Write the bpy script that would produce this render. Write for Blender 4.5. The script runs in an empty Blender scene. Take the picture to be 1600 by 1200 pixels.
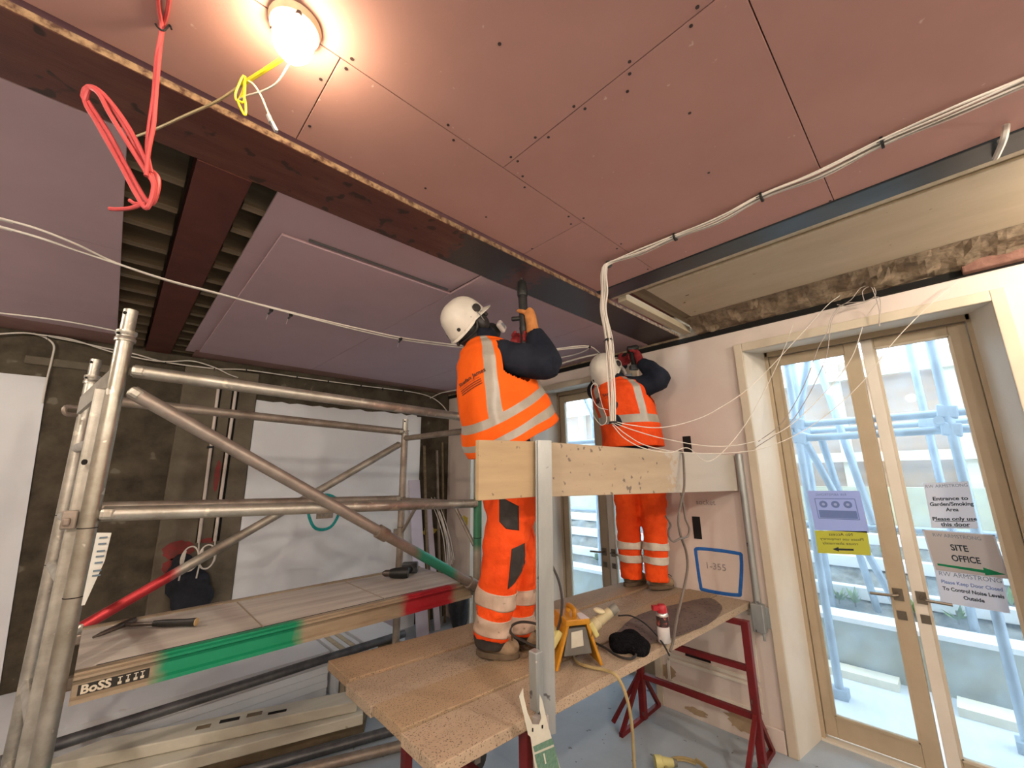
import bpy, bmesh, math, random
from mathutils import Vector, Matrix, Quaternion
from mathutils.bvhtree import BVHTree

random.seed(7)
SC = bpy.context.scene
COL = SC.collection

# ---------------------------------------------------------------- camera
cam_d = bpy.data.cameras.new('camera')
cam_d.sensor_width = 36.0
cam_d.lens = 639.0 / 1600.0 * 36.0
cam_d.clip_start = 0.02
cam = bpy.data.objects.new('camera', cam_d)
COL.objects.link(cam)
_az, _p, _ro = math.radians(46.08), math.radians(12.46), math.radians(-0.75)
_f = Vector((math.cos(_az) * math.cos(_p), math.sin(_az) * math.cos(_p), math.sin(_p)))
_r = Vector((math.sin(_az), -math.cos(_az), 0.0))
_u = _r.cross(_f)
_r2 = _r * math.cos(_ro) + _u * math.sin(_ro)
_u2 = _u * math.cos(_ro) - _r * math.sin(_ro)
_m = Matrix((_r2, _u2, -_f)).transposed().to_4x4()
_m.translation = Vector((0, 0, 1.6))
cam.matrix_world = _m
SC.camera = cam

# ---------------------------------------------------------------- sky, exposure
W = bpy.data.worlds.new('overcast_sky')
SC.world = W
W.use_nodes = True
_bg = W.node_tree.nodes['Background']
_bg.inputs[0].default_value = (0.79, 0.895, 1.0, 1)
_bg.inputs[1].default_value = 2.9
SC.view_settings.view_transform = 'Standard'
SC.view_settings.look = 'None'
SC.view_settings.exposure = 1.12
SC.view_settings.gamma = 1.0
SC.view_settings.use_curve_mapping = False
LAMP_STRENGTH = 620.0

# ---------------------------------------------------------------- materials
MATS = {}
def mat(name, c, c2=None, rough=0.7, metal=0.0, scale=6.0, detail=6.0, lo=0.35, hi=0.65, bump=0.0, bscale=60.0,
        spec=0.4, speck=None, emit=None, stretch=None, trans=None):
    if name in MATS:
        return MATS[name]
    m = bpy.data.materials.new(name)
    m.use_nodes = True
    nt = m.node_tree
    b = nt.nodes['Principled BSDF']
    b.inputs['Roughness'].default_value = rough
    b.inputs['Metallic'].default_value = metal
    b.inputs['Specular IOR Level'].default_value = spec
    b.inputs['Base Color'].default_value = (*c, 1)
    co = nt.nodes.new('ShaderNodeTexCoord')
    src = co.outputs['Object']
    if stretch:
        mp = nt.nodes.new('ShaderNodeMapping')
        mp.inputs['Scale'].default_value = stretch
        nt.links.new(src, mp.inputs[0])
        src = mp.outputs[0]
    col = None
    if c2 is not None:
        n = nt.nodes.new('ShaderNodeTexNoise')
        n.inputs['Scale'].default_value = scale
        n.inputs['Detail'].default_value = detail
        n.inputs['Roughness'].default_value = 0.62
        nt.links.new(src, n.inputs['Vector'])
        r = nt.nodes.new('ShaderNodeValToRGB')
        r.color_ramp.elements[0].position = lo
        r.color_ramp.elements[1].position = hi
        r.color_ramp.elements[0].color = (*c, 1)
        r.color_ramp.elements[1].color = (*c2, 1)
        nt.links.new(n.outputs[0], r.inputs[0])
        col = r.outputs[0]
    if speck is not None:  # (colour, scale, threshold)
        sc_, ss, th = speck
        n2 = nt.nodes.new('ShaderNodeTexNoise')
        n2.inputs['Scale'].default_value = ss
        n2.inputs['Detail'].default_value = 2.0
        nt.links.new(co.outputs['Object'], n2.inputs['Vector'])
        r2 = nt.nodes.new('ShaderNodeValToRGB')
        r2.color_ramp.elements[0].position = th
        r2.color_ramp.elements[1].position = min(0.99, th + 0.04)
        nt.links.new(n2.outputs[0], r2.inputs[0])
        mx = nt.nodes.new('ShaderNodeMix')
        mx.data_type = 'RGBA'
        nt.links.new(r2.outputs[0], mx.inputs[0])
        if col is not None:
            nt.links.new(col, mx.inputs[6])
        else:
            mx.inputs[6].default_value = (*c, 1)
        mx.inputs[7].default_value = (*sc_, 1)
        col = mx.outputs[2]
    if col is not None:
        nt.links.new(col, b.inputs['Base Color'])
    if bump:
        n3 = nt.nodes.new('ShaderNodeTexNoise')
        n3.inputs['Scale'].default_value = bscale
        n3.inputs['Detail'].default_value = 4.0
        nt.links.new(src, n3.inputs['Vector'])
        bp = nt.nodes.new('ShaderNodeBump')
        bp.inputs['Strength'].default_value = bump
        bp.inputs['Distance'].default_value = 0.01
        nt.links.new(n3.outputs[0], bp.inputs['Height'])
        nt.links.new(bp.outputs[0], b.inputs['Normal'])
    if emit:
        b.inputs['Emission Color'].default_value = (*emit[0], 1)
        b.inputs['Emission Strength'].default_value = emit[1]
    MATS[name] = m
    return m

def zone_paint(m, axis, zones, c_from_noise=0.06):
    """paint zones along a local axis of the object: list of (start, end, colour)"""
    nt = m.node_tree
    b = nt.nodes['Principled BSDF']
    cur = b.inputs['Base Color'].links[0].from_socket if b.inputs['Base Color'].links else None
    base = tuple(b.inputs['Base Color'].default_value)
    co = nt.nodes.new('ShaderNodeTexCoord')
    sx = nt.nodes.new('ShaderNodeSeparateXYZ')
    nt.links.new(co.outputs['Object'], sx.inputs[0])
    nz = nt.nodes.new('ShaderNodeTexNoise')
    nz.inputs['Scale'].default_value = 25.0
    nt.links.new(co.outputs['Object'], nz.inputs['Vector'])
    ad = nt.nodes.new('ShaderNodeMath'); ad.operation = 'MULTIPLY_ADD'
    nt.links.new(nz.outputs[0], ad.inputs[0]); ad.inputs[1].default_value = c_from_noise
    nt.links.new(sx.outputs[axis], ad.inputs[2])
    for s, e, c in zones:
        g = nt.nodes.new('ShaderNodeMapRange'); g.inputs[1].default_value = s; g.inputs[2].default_value = s + 0.05
        nt.links.new(ad.outputs[0], g.inputs[0])
        l = nt.nodes.new('ShaderNodeMapRange'); l.inputs[1].default_value = e; l.inputs[2].default_value = e + 0.05
        l.inputs[3].default_value = 1.0; l.inputs[4].default_value = 0.0
        nt.links.new(ad.outputs[0], l.inputs[0])
        mu = nt.nodes.new('ShaderNodeMath'); mu.operation = 'MULTIPLY'
        nt.links.new(g.outputs[0], mu.inputs[0]); nt.links.new(l.outputs[0], mu.inputs[1])
        mx = nt.nodes.new('ShaderNodeMix'); mx.data_type = 'RGBA'
        nt.links.new(mu.outputs[0], mx.inputs[0])
        if cur is not None:
            nt.links.new(cur, mx.inputs[6])
        else:
            mx.inputs[6].default_value = base
        mx.inputs[7].default_value = (*c, 1)
        cur = mx.outputs[2]
    nt.links.new(cur, b.inputs['Base Color'])
    return m

def glass_mat(name, tint, dirt=0.1, dirtcol=(0.75, 0.88, 1.0)):
    if name in MATS:
        return MATS[name]
    m = bpy.data.materials.new(name); m.use_nodes = True
    nt = m.node_tree
    for n in list(nt.nodes):
        nt.nodes.remove(n)
    out = nt.nodes.new('ShaderNodeOutputMaterial')
    tr = nt.nodes.new('ShaderNodeBsdfTransparent'); tr.inputs[0].default_value = (*tint, 1)
    gl = nt.nodes.new('ShaderNodeBsdfGlossy'); gl.inputs['Roughness'].default_value = 0.02
    fr = nt.nodes.new('ShaderNodeFresnel'); fr.inputs[0].default_value = 1.12
    mx = nt.nodes.new('ShaderNodeMixShader')
    nt.links.new(fr.outputs[0], mx.inputs[0]); nt.links.new(tr.outputs[0], mx.inputs[1]); nt.links.new(gl.outputs[0], mx.inputs[2])
    tl = nt.nodes.new('ShaderNodeBsdfTranslucent'); tl.inputs[0].default_value = (*dirtcol, 1)
    nz = nt.nodes.new('ShaderNodeTexNoise'); nz.inputs['Scale'].default_value = 9.0; nz.inputs['Detail'].default_value = 8.0
    co = nt.nodes.new('ShaderNodeTexCoord'); nt.links.new(co.outputs['Object'], nz.inputs['Vector'])
    mr = nt.nodes.new('ShaderNodeMapRange'); mr.inputs[1].default_value = 0.3; mr.inputs[2].default_value = 0.75
    mr.inputs[3].default_value = dirt * 0.4; mr.inputs[4].default_value = dirt * 1.6
    nt.links.new(nz.outputs[0], mr.inputs[0])
    m2 = nt.nodes.new('ShaderNodeMixShader')
    nt.links.new(mr.outputs[0], m2.inputs[0]); nt.links.new(mx.outputs[0], m2.inputs[1]); nt.links.new(tl.outputs[0], m2.inputs[2])
    nt.links.new(m2.outputs[0], out.inputs[0])
    MATS[name] = m
    return m

def paper_mat(name, c):
    m = bpy.data.materials.new(name); m.use_nodes = True
    nt = m.node_tree
    b = nt.nodes['Principled BSDF']; b.inputs['Base Color'].default_value = (*c, 1); b.inputs['Roughness'].default_value = 0.85
    nz = nt.nodes.new('ShaderNodeTexNoise'); nz.inputs['Scale'].default_value = 30.0
    tl = nt.nodes.new('ShaderNodeBsdfTranslucent'); tl.inputs[0].default_value = (*c, 1)
    mr = nt.nodes.new('ShaderNodeMapRange'); mr.inputs[3].default_value = 0.36; mr.inputs[4].default_value = 0.46
    nt.links.new(nz.outputs[0], mr.inputs[0])
    mx = nt.nodes.new('ShaderNodeMixShader')
    nt.links.new(mr.outputs[0], mx.inputs[0]); nt.links.new(b.outputs[0], mx.inputs[1]); nt.links.new(tl.outputs[0], mx.inputs[2])
    nt.links.new(mx.outputs[0], nt.nodes['Material Output'].inputs[0])
    return m

# ---------------------------------------------------------------- mesh building helpers
def V(*a):
    return Vector(a[0]) if len(a) == 1 else Vector(a)

def spline(pts, n=8):
    pts = [Vector(p) for p in pts]
    if len(pts) < 3 or n < 2:
        return pts
    out = []
    for i in range(len(pts) - 1):
        p0 = pts[i - 1] if i > 0 else pts[0] * 2 - pts[1]
        p1, p2 = pts[i], pts[i + 1]
        p3 = pts[i + 2] if i + 2 < len(pts) else pts[-1] * 2 - pts[-2]
        for k in range(n):
            t = k / n
            out.append(0.5 * ((2 * p1) + (p2 - p0) * t + (2 * p0 - 5 * p1 + 4 * p2 - p3) * t * t + (3 * p1 - p0 - 3 * p2 + p3) * t ** 3))
    out.append(pts[-1])
    return out

def lerp_list(vals, n):
    out = []
    for i in range(len(vals) - 1):
        for k in range(n):
            t = k / n
            t = t * t * (3 - 2 * t)
            out.append(vals[i] * (1 - t) + vals[i + 1] * t)
    out.append(vals[-1])
    return out

class MB:
    def __init__(self):
        self.v = []; self.f = []; self.mi = []
    def add(self, vs, fs, mi=0):
        o = len(self.v)
        self.v += [Vector(x) for x in vs]
        self.f += [tuple(i + o for i in f) for f in fs]
        self.mi += [mi] * len(fs)
        return self
    def box(self, a, b, mi=0):
        x0, y0, z0 = [min(a[i], b[i]) for i in range(3)]
        x1, y1, z1 = [max(a[i], b[i]) for i in range(3)]
        vs = [(x0,y0,z0),(x1,y0,z0),(x1,y1,z0),(x0,y1,z0),(x0,y0,z1),(x1,y0,z1),(x1,y1,z1),(x0,y1,z1)]
        return self.add(vs, [(0,3,2,1),(4,5,6,7),(0,1,5,4),(1,2,6,5),(2,3,7,6),(3,0,4,7)], mi)
    def obox(self, c, ax, ay, az, mi=0):
        """oriented box: centre and three half-axis vectors"""
        c, ax, ay, az = Vector(c), Vector(ax), Vector(ay), Vector(az)
        vs = []
        for s in (-1, 1):
            for (i, j) in ((-1,-1),(1,-1),(1,1),(-1,1)):
                vs.append(c + ax * i + ay * j + az * s)
        return self.add(vs, [(0,3,2,1),(4,5,6,7),(0,1,5,4),(1,2,6,5),(2,3,7,6),(3,0,4,7)], mi)
    def bar(self, p0, p1, w, h, up=(0, 0, 1), mi=0):
        p0, p1 = Vector(p0), Vector(p1)
        d = (p1 - p0); L = d.length; d.normalize()
        up = Vector(up)
        s = d.cross(up)
        if s.length < 1e-5:
            s = d.cross(Vector((1, 0, 0)))
        s.normalize(); u = s.cross(d)
        return self.obox((p0 + p1) / 2, d * (L / 2), s * (w / 2), u * (h / 2), mi)
    def prism(self, poly, ext, mi=0):
        """polygon (3D points) extruded by vector"""
        ext = Vector(ext); n = len(poly)
        vs = [Vector(p) for p in poly] + [Vector(p) + ext for p in poly]
        fs = [tuple(range(n))[::-1], tuple(range(n, 2 * n))]
        fs += [(i, (i + 1) % n, n + (i + 1) % n, n + i) for i in range(n)]
        return self.add(vs, fs, mi)
    def tube(self, path, r, seg=8, mi=0, caps=True, closed=False, flat=1.0, updir=None):
        path = [Vector(p) for p in path]
        n = len(path)
        rs = r if isinstance(r, (list, tuple)) else [r] * n
        vs = []; fs = []
        t0 = (path[1] - path[0]).normalized()
        ref = Vector(updir) if updir else (Vector((0, 0, 1)) if abs(t0.z) < 0.9 else Vector((1, 0, 0)))
        nrm = (ref - t0 * ref.dot(t0)).normalized()
        for i in range(n):
            if closed:
                t = (path[(i + 1) % n] - path[i - 1]).normalized()
            else:
                t = (path[min(i + 1, n - 1)] - path[max(i - 1, 0)])
                t = t.normalized() if t.length > 1e-9 else t0
            nrm = nrm - t * nrm.dot(t)
            nrm = nrm.normalized() if nrm.length > 1e-6 else t.orthogonal().normalized()
            bi = t.cross(nrm)
            for k in range(seg):
                a = 2 * math.pi * k / seg
                vs.append(path[i] + nrm * (math.cos(a) * rs[i]) + bi * (math.sin(a) * rs[i] * flat))
        m = n if closed else n - 1
        for i in range(m):
            j = (i + 1) % n
            for k in range(seg):
                k2 = (k + 1) % seg
                fs.append((i * seg + k, i * seg + k2, j * seg + k2, j * seg + k))
        if caps and not closed:
            fs.append(tuple(range(seg))[::-1]); fs.append(tuple((n - 1) * seg + k for k in range(seg)))
        return self.add(vs, fs, mi)
    def pipe(self, p0, p1, r, wall=0.004, seg=16, mi=0):
        """hollow straight tube"""
        p0, p1 = Vector(p0), Vector(p1)
        d = (p1 - p0).normalized(); u = d.orthogonal().normalized(); w = d.cross(u)
        vs = []
        for p in (p0, p1):
            for rr in (r, r - wall):
                for k in range(seg):
                    a = 2 * math.pi * k / seg
                    vs.append(p + u * math.cos(a) * rr + w * math.sin(a) * rr)
        fs = []
        for k in range(seg):
            j = (k + 1) % seg
            fs += [(k, j, 2*seg + j, 2*seg + k), (seg + j, seg + k, 3*seg + k, 3*seg + j), (j, k, seg + k, seg + j), (2*seg + k, 2*seg + j, 3*seg + j, 3*seg + k)]
        return self.add(vs, fs, mi)
    def lathe(self, prof, c, axis=(0, 0, 1), seg=20, mi=0, sx=1.0, sy=1.0, xdir=None):
        """profile [(radius, height)] about an axis through c"""
        d = Vector(axis).normalized()
        u = Vector(xdir) if xdir else d.orthogonal()
        u = (u - d * u.dot(d)).normalized(); w = d.cross(u); c = Vector(c)
        vs = []; fs = []; n = len(prof)
        for (r, h) in prof:
            for k in range(seg):
                a = 2 * math.pi * k / seg
                vs.append(c + d * h + u * (math.cos(a) * r * sx) + w * (math.sin(a) * r * sy))
        for i in range(n - 1):
            for k in range(seg):
                j = (k + 1) % seg
                fs.append((i*seg + k, i*seg + j, (i+1)*seg + j, (i+1)*seg + k))
        fs.append(tuple(range(seg))[::-1]); fs.append(tuple((n - 1) * seg + k for k in range(seg)))
        return self.add(vs, fs, mi)
    def ball(self, c, rx, ry=None, rz=None, seg=14, rings=8, mi=0, jit=0.0, axes=None):
        ry = ry or rx; rz = rz or rx
        c = Vector(c)
        A = axes or (Vector((1,0,0)), Vector((0,1,0)), Vector((0,0,1)))
        vs = [c - A[2] * rz]; fs = []
        for i in range(1, rings):
            th = math.pi * i / rings
            for k in range(seg):
                a = 2 * math.pi * k / seg
                j = 1 + (random.uniform(-jit, jit) if jit else 0)
                vs.append(c + A[0] * (rx * math.sin(th) * math.cos(a) * j) + A[1] * (ry * math.sin(th) * math.sin(a) * j) - A[2] * (rz * math.cos(th) * j))
        vs.append(c + A[2] * rz)
        for k in range(seg):
            fs.append((0, 1 + (k + 1) % seg, 1 + k))
        for i in range(rings - 2):
            for k in range(seg):
                j = (k + 1) % seg
                fs.append((1 + i*seg + k, 1 + i*seg + j, 1 + (i+1)*seg + j, 1 + (i+1)*seg + k))
        e = len(vs) - 1; b = 1 + (rings - 2) * seg
        for k in range(seg):
            fs.append((e, b + k, b + (k + 1) % seg))
        return self.add(vs, fs, mi)
    def mesh(self, name, mats, origin):
        me = bpy.data.meshes.new(name)
        me.from_pydata([tuple(v - origin) for v in self.v], [], self.f)
        for m in (mats if isinstance(mats, (list, tuple)) else [mats]):
            me.materials.append(m)
        if any(self.mi):
            me.polygons.foreach_set('material_index', self.mi)
        me.validate()
        me.update()
        return me
    def bbox(self):
        lo = Vector((min(v.x for v in self.v), min(v.y for v in self.v), min(v.z for v in self.v)))
        hi = Vector((max(v.x for v in self.v), max(v.y for v in self.v), max(v.z for v in self.v)))
        return lo, hi
    def build(self, name, mats, parent=None, smooth=False, bevel=0.0, label=None, cat=None, group=None, kind=None, remesh=0.0,
              smooth_it=0, subdiv=0, noise=0.0):
        lo, hi = self.bbox()
        o = (lo + hi) / 2
        if parent is None:
            o.z = lo.z
        me = self.mesh(name, mats, o)
        ob = bpy.data.objects.new(name, me)
        COL.objects.link(ob)
        po = Vector(parent['_w']) if parent is not None else Vector((0, 0, 0))
        ob.location = o - po
        ob['_w'] = tuple(o)
        if parent is not None:
            ob.parent = parent
        if remesh:
            md = ob.modifiers.new('r', 'REMESH'); md.mode = 'VOXEL'; md.voxel_size = remesh; md.use_smooth_shade = True
        if smooth_it:
            md = ob.modifiers.new('s', 'SMOOTH'); md.iterations = smooth_it; md.factor = 0.5
        if subdiv:
            md = ob.modifiers.new('sd', 'SUBSURF'); md.levels = subdiv; md.render_levels = subdiv
        if bevel:
            md = ob.modifiers.new('b', 'BEVEL'); md.width = bevel; md.segments = 2; md.limit_method = 'ANGLE'
        if remesh or smooth_it or subdiv:
            bake(ob)
        if smooth and not remesh:
            for p in ob.data.polygons:
                p.use_smooth = True
            try:
                ob.data.set_sharp_from_angle(angle=math.radians(42))
            except Exception:
                pass
        tag(ob, label, cat, group, kind)
        return ob

TMP = bpy.data.scenes.new('bench')        # scratch scene: modifiers are applied and lettering is meshed here
def evaluated_mesh(ob):
    TMP.collection.objects.link(ob)
    vl = TMP.view_layers[0]
    vl.update()
    me = bpy.data.meshes.new_from_object(ob.evaluated_get(vl.depsgraph))
    TMP.collection.objects.unlink(ob)
    return me

def bake(ob):
    par, loc = ob.parent, ob.location.copy()
    ob.parent = None
    me = evaluated_mesh(ob)
    ob.parent = par
    ob.location = loc
    ob.modifiers.clear()
    ob.data = me
    for p in me.polygons:
        p.use_smooth = True

def tag(o, label=None, cat=None, group=None, kind=None):
    if label: o['label'] = label
    if cat: o['category'] = cat
    if group: o['group'] = group
    if kind: o['kind'] = kind
    return o

def thing(name, loc, label, cat, group=None, kind=None):
    o = bpy.data.objects.new(name, None)
    o.empty_display_size = 0.05
    COL.objects.link(o)
    o.location = loc
    o['_w'] = tuple(Vector(loc))
    return tag(o, label, cat, group, kind)

def text_mesh(txt, size, align='CENTER', bold=0.0, extrude=0.0006):
    cu = bpy.data.curves.new('t', 'FONT')
    cu.body = txt; cu.size = size; cu.align_x = align; cu.align_y = 'CENTER'
    cu.offset = bold; cu.extrude = extrude; cu.resolution_u = 3
    ob = bpy.data.objects.new('t', cu)
    me = evaluated_mesh(ob)
    bpy.data.objects.remove(ob); bpy.data.curves.remove(cu)
    return [v.co.copy() for v in me.vertices], [tuple(p.vertices) for p in me.polygons]

def put_text(mb, txt, c, right, up, size, align='CENTER', bold=0.0, mi=0, lift=0.0):
    vs, fs = text_mesh(txt, size, align, bold)
    right, up, c = Vector(right).normalized(), Vector(up).normalized(), Vector(c)
    n = right.cross(up)
    mb.add([c + right * v.x + up * v.y + n * (v.z + lift) for v in vs], fs, mi)
    return mb

FW = Vector((math.cos(_az), math.sin(_az), 0)); RT = Vector((math.sin(_az), -math.cos(_az), 0)); UP = Vector((0, 0, 1))

# ---------------------------------------------------------------- structure materials
M_pink = mat('plasterboard_pink', (0.50, 0.285, 0.245), (0.45, 0.25, 0.215), rough=0.75, scale=2.2, lo=0.3, hi=0.7, bump=0.03, bscale=140,
             speck=((0.62, 0.44, 0.40), 34, 0.745), spec=0.25)
M_mauve = mat('plasterboard_mauve', (0.50, 0.36, 0.385), (0.45, 0.325, 0.345), rough=0.8, scale=2.0, lo=0.3, hi=0.7, bump=0.03, bscale=120, spec=0.2)
M_stainbd = mat('plasterboard_stained', (0.24, 0.13, 0.105), (0.31, 0.185, 0.16), rough=0.8, scale=3, spec=0.2)
M_maroon = mat('steel_red_oxide', (0.075, 0.016, 0.012), (0.115, 0.03, 0.02), rough=0.55, scale=5, bump=0.05, bscale=90, spec=0.35)
M_beam = mat('steel_main_beam', (0.085, 0.022, 0.016), (0.13, 0.045, 0.028), rough=0.5, scale=7, bump=0.1, bscale=70, spec=0.4,
             speck=((0.035, 0.014, 0.01), 14, 0.62), stretch=(0.5, 3, 3))
zone_paint(M_beam, 0, [(1.02, 4.0, (0.045, 0.032, 0.032)), (1.4, 1.55, (0.12, 0.035, 0.025))], 0.25)
M_rustedge = mat('steel_rust_edge', (0.30, 0.19, 0.10), (0.08, 0.035, 0.02), rough=0.8, scale=30, lo=0.42, hi=0.62, bump=0.2, bscale=120)
M_black = mat('steel_black', (0.012, 0.016, 0.02), (0.035, 0.05, 0.06), rough=0.38, scale=4, stretch=(1, 0.4, 1), spec=0.5)
M_ply = mat('soffit_plywood', (0.42, 0.34, 0.23), (0.50, 0.42, 0.30), rough=0.75, scale=3, stretch=(1.5, 0.4, 1), speck=((0.15, 0.10, 0.06), 16, 0.72))
M_batten = mat('pale_timber', (0.52, 0.45, 0.32), (0.42, 0.35, 0.24), rough=0.7, scale=6, stretch=(0.3, 4, 4))
M_rubble = mat('rubble', (0.13, 0.095, 0.06), (0.27, 0.20, 0.13), rough=0.95, scale=18, bump=0.6, bscale=40)
M_brickred = mat('old_brick', (0.13, 0.06, 0.042), (0.22, 0.11, 0.08), rough=0.9, scale=20, bump=0.5, bscale=60)
M_joist = mat('joist_timber', (0.13, 0.095, 0.055), (0.20, 0.15, 0.09), rough=0.85, scale=6, stretch=(0.4, 4, 4))
M_deckbd = mat('upper_floor_boards', (0.055, 0.04, 0.02), (0.10, 0.07, 0.035), rough=0.9, scale=5)
M_wallwhite = mat('wall_warm_white', (0.66, 0.575, 0.51), (0.60, 0.50, 0.44), rough=0.85, scale=1.6, lo=0.3, hi=0.7, bump=0.05, bscale=40, speck=((0.45, 0.33, 0.24), 5.0, 0.73))
M_frame = mat('painted_frame', (0.58, 0.505, 0.39), (0.52, 0.445, 0.335), rough=0.5, scale=4, speck=((0.40, 0.32, 0.22), 9, 0.74))
M_leafshade = mat('door_leaf_backlit', (0.43, 0.345, 0.235), (0.38, 0.30, 0.20), rough=0.5, scale=4, speck=((0.27, 0.21, 0.14), 9, 0.74))  # frame paint darkened in its colour to stand for backlit shade
M_frame2 = mat('painted_reveal', (0.68, 0.63, 0.54), (0.63, 0.57, 0.48), rough=0.6, scale=3)
M_mud = mat('brown_scratch_plaster', (0.036, 0.027, 0.016), (0.092, 0.075, 0.050), rough=0.95, scale=4.5, detail=9, lo=0.36, hi=0.66, bump=0.7, bscale=14, speck=((0.15, 0.13, 0.095), 9, 0.70))
M_mud2 = mat('grey_scratch_plaster', (0.095, 0.078, 0.054), (0.15, 0.125, 0.09), rough=0.95, scale=4.0, bump=0.35, bscale=22)
M_skim = mat('white_skim', (0.70, 0.71, 0.72), (0.62, 0.63, 0.645), rough=0.8, scale=1.7, lo=0.3, hi=0.7, bump=0.03, bscale=30)
M_floor = mat('concrete_floor', (0.39, 0.445, 0.495), (0.28, 0.32, 0.36), rough=0.6, scale=1.6, lo=0.35, hi=0.7, bump=0.08, bscale=60, speck=((0.13, 0.13, 0.13), 20, 0.71))
M_plain = mat('back_wall_paint', (0.62, 0.55, 0.48), (0.57, 0.50, 0.43), rough=0.9, scale=2)
M_screw = mat('screw_head', (0.05, 0.03, 0.03), rough=0.6)
M_peel = mat('bare_plaster_patch', (0.40, 0.29, 0.18), (0.33, 0.23, 0.14), rough=0.9, scale=12)
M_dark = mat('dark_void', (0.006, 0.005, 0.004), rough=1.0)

ZL, ZC, ZS = 2.62, 2.65, 2.645
XW, YF = 3.05, 4.35

# floor
floor = MB().box((-3.2, -3.2, -0.12), (3.45, YF + 0.2, 0.0)).build('floor', M_floor, kind='structure', label='grey dusty concrete floor of the room')

# walls behind the camera
MB().box((-3.2, -3.2, 0), (-3.05, YF, 2.9)).build('wall_left', M_plain, kind='structure', label='plain plastered wall on the left side of the room')
MB().box((-3.05, -3.2, 0), (3.45, -3.05, 2.9)).build('wall_back', M_plain, kind='structure', label='plain plastered wall behind the viewer')

# window wall: solid piers and lintels around the openings
OPEN = [(-0.286, 0.851), (1.70, 2.84), (3.16, 3.86)]
ZO = 2.41
WT = 2.567
XO = 3.46
wr = MB()
ys = [-3.05] + [y for o in OPEN for y in o] + [YF]
for i in range(0, len(ys), 2):
    wr.box((XW, ys[i], 0), (XO, ys[i + 1], WT))
for (a, b) in OPEN:
    wr.prism([(XW, a, ZO + 0.02), (XO, a, ZO + 0.075), (XO, a, WT), (XW, a, WT)], (0, b - a, 0))
wall_right = wr.build('wall_right', M_wallwhite, kind='structure', label='off-white plastered wall with the garden doors')

# far wall
wf = MB().box((-3.05, YF, 0), (3.6, YF + 0.15, 2.95))
wall_far = wf.build('wall_far', M_mud, kind='structure', label='brown scratch-coat plaster wall at the far side')
SK = [(-3.05, 2.31), (-0.423, 2.318), (-0.30, 0.0), (-3.05, 0.0)]
MB().prism([(x, YF, z) for x, z in SK], (0, -0.012, 0)).build('skim_patch', M_skim, wall_far, label='white skimmed area')
top = [(0.878 + (2.57 - 0.878) * k / 24, 2.306 + (random.uniform(-0.012, 0.012) if 0 < k < 24 else 0)) for k in range(25)]
MB().prism([(x, YF, z) for x, z in top] + [(2.62, YF, 0), (0.878, YF, 0)], (0, -0.02, 0)).build('skim_patch', M_skim, wall_far, label='white skimmed area')
MB().box((0.33, YF, 0.0), (0.876, YF - 0.03, 2.55)).build('plaster_pier', M_mud2, wall_far, bevel=0.01)
MB().box((2.44, YF, 0.0), (2.62, YF - 0.035, 2.29)).build('white_strip', M_skim, wall_far)
MB().box((-0.55, YF, 2.40), (0.3, YF - 0.02, 2.46)).build('plaster_ledge', M_mud2, wall_far, bevel=0.008)
# flat marks on the far wall
M_teal = mat('teal_spray', (0.0, 0.24, 0.23), (0.02, 0.33, 0.30), rough=0.7, scale=30)
M_redspray = mat('red_spray', (0.26, 0.03, 0.03), (0.15, 0.045, 0.035), rough=0.8, scale=22)
M_yelspray = mat('yellow_spray', (0.58, 0.42, 0.03), (0.40, 0.30, 0.05), rough=0.8, scale=22)
ring = [(1.575 + 0.15 * math.cos(a) * (1 + 0.08 * math.sin(3 * a)), YF - 0.023, 1.26 + 0.165 * math.sin(a)) for a in [2 * math.pi * k / 28 for k in range(28)]]
MB().tube(ring, 0.014, 6, closed=True, flat=0.15, updir=(1, 0, 0)).build('spray_ring', M_teal, wall_far, label='teal spray paint ring')
MB().box((1.50, YF - 0.023, 1.20), (1.66, YF - 0.021, 1.33)).build('patch_hole', mat('hole_patch', (0.33, 0.27, 0.21), (0.22, 0.18, 0.14), scale=40, rough=0.95), wall_far)
MB().box((2.33, YF - 0.023, 0.93), (2.43, YF - 0.021, 1.03)).build('patch_hole', MATS['hole_patch'], wall_far)
def blob(cx, cz, rx, rz, y, n=26, jit=0.25):
    return [(cx + rx * math.cos(2 * math.pi * k / n) * (1 + random.uniform(-jit, jit)), y, cz + rz * math.sin(2 * math.pi * k / n) * (1 + random.uniform(-jit, jit))) for k in range(n)]
for cx, cz, rx, rz in ((0.47, 1.05, 0.10, 0.07), (0.46, 0.93, 0.08, 0.06), (0.66, 1.10, 0.06, 0.02), (0.655, 1.62, 0.02, 0.13)):
    MB().prism(blob(cx, cz, rx, rz, YF - 0.031, 26, 0.1), (0, -0.001, 0)).build('red_mark', M_redspray, wall_far, label='red spray paint mark')
MB().prism(blob(2.80, 0.96, 0.09, 0.05, YF - 0.002), (0, -0.001, 0)).build('yellow_mark', M_yelspray, wall_far, label='yellow spray paint mark')

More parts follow.
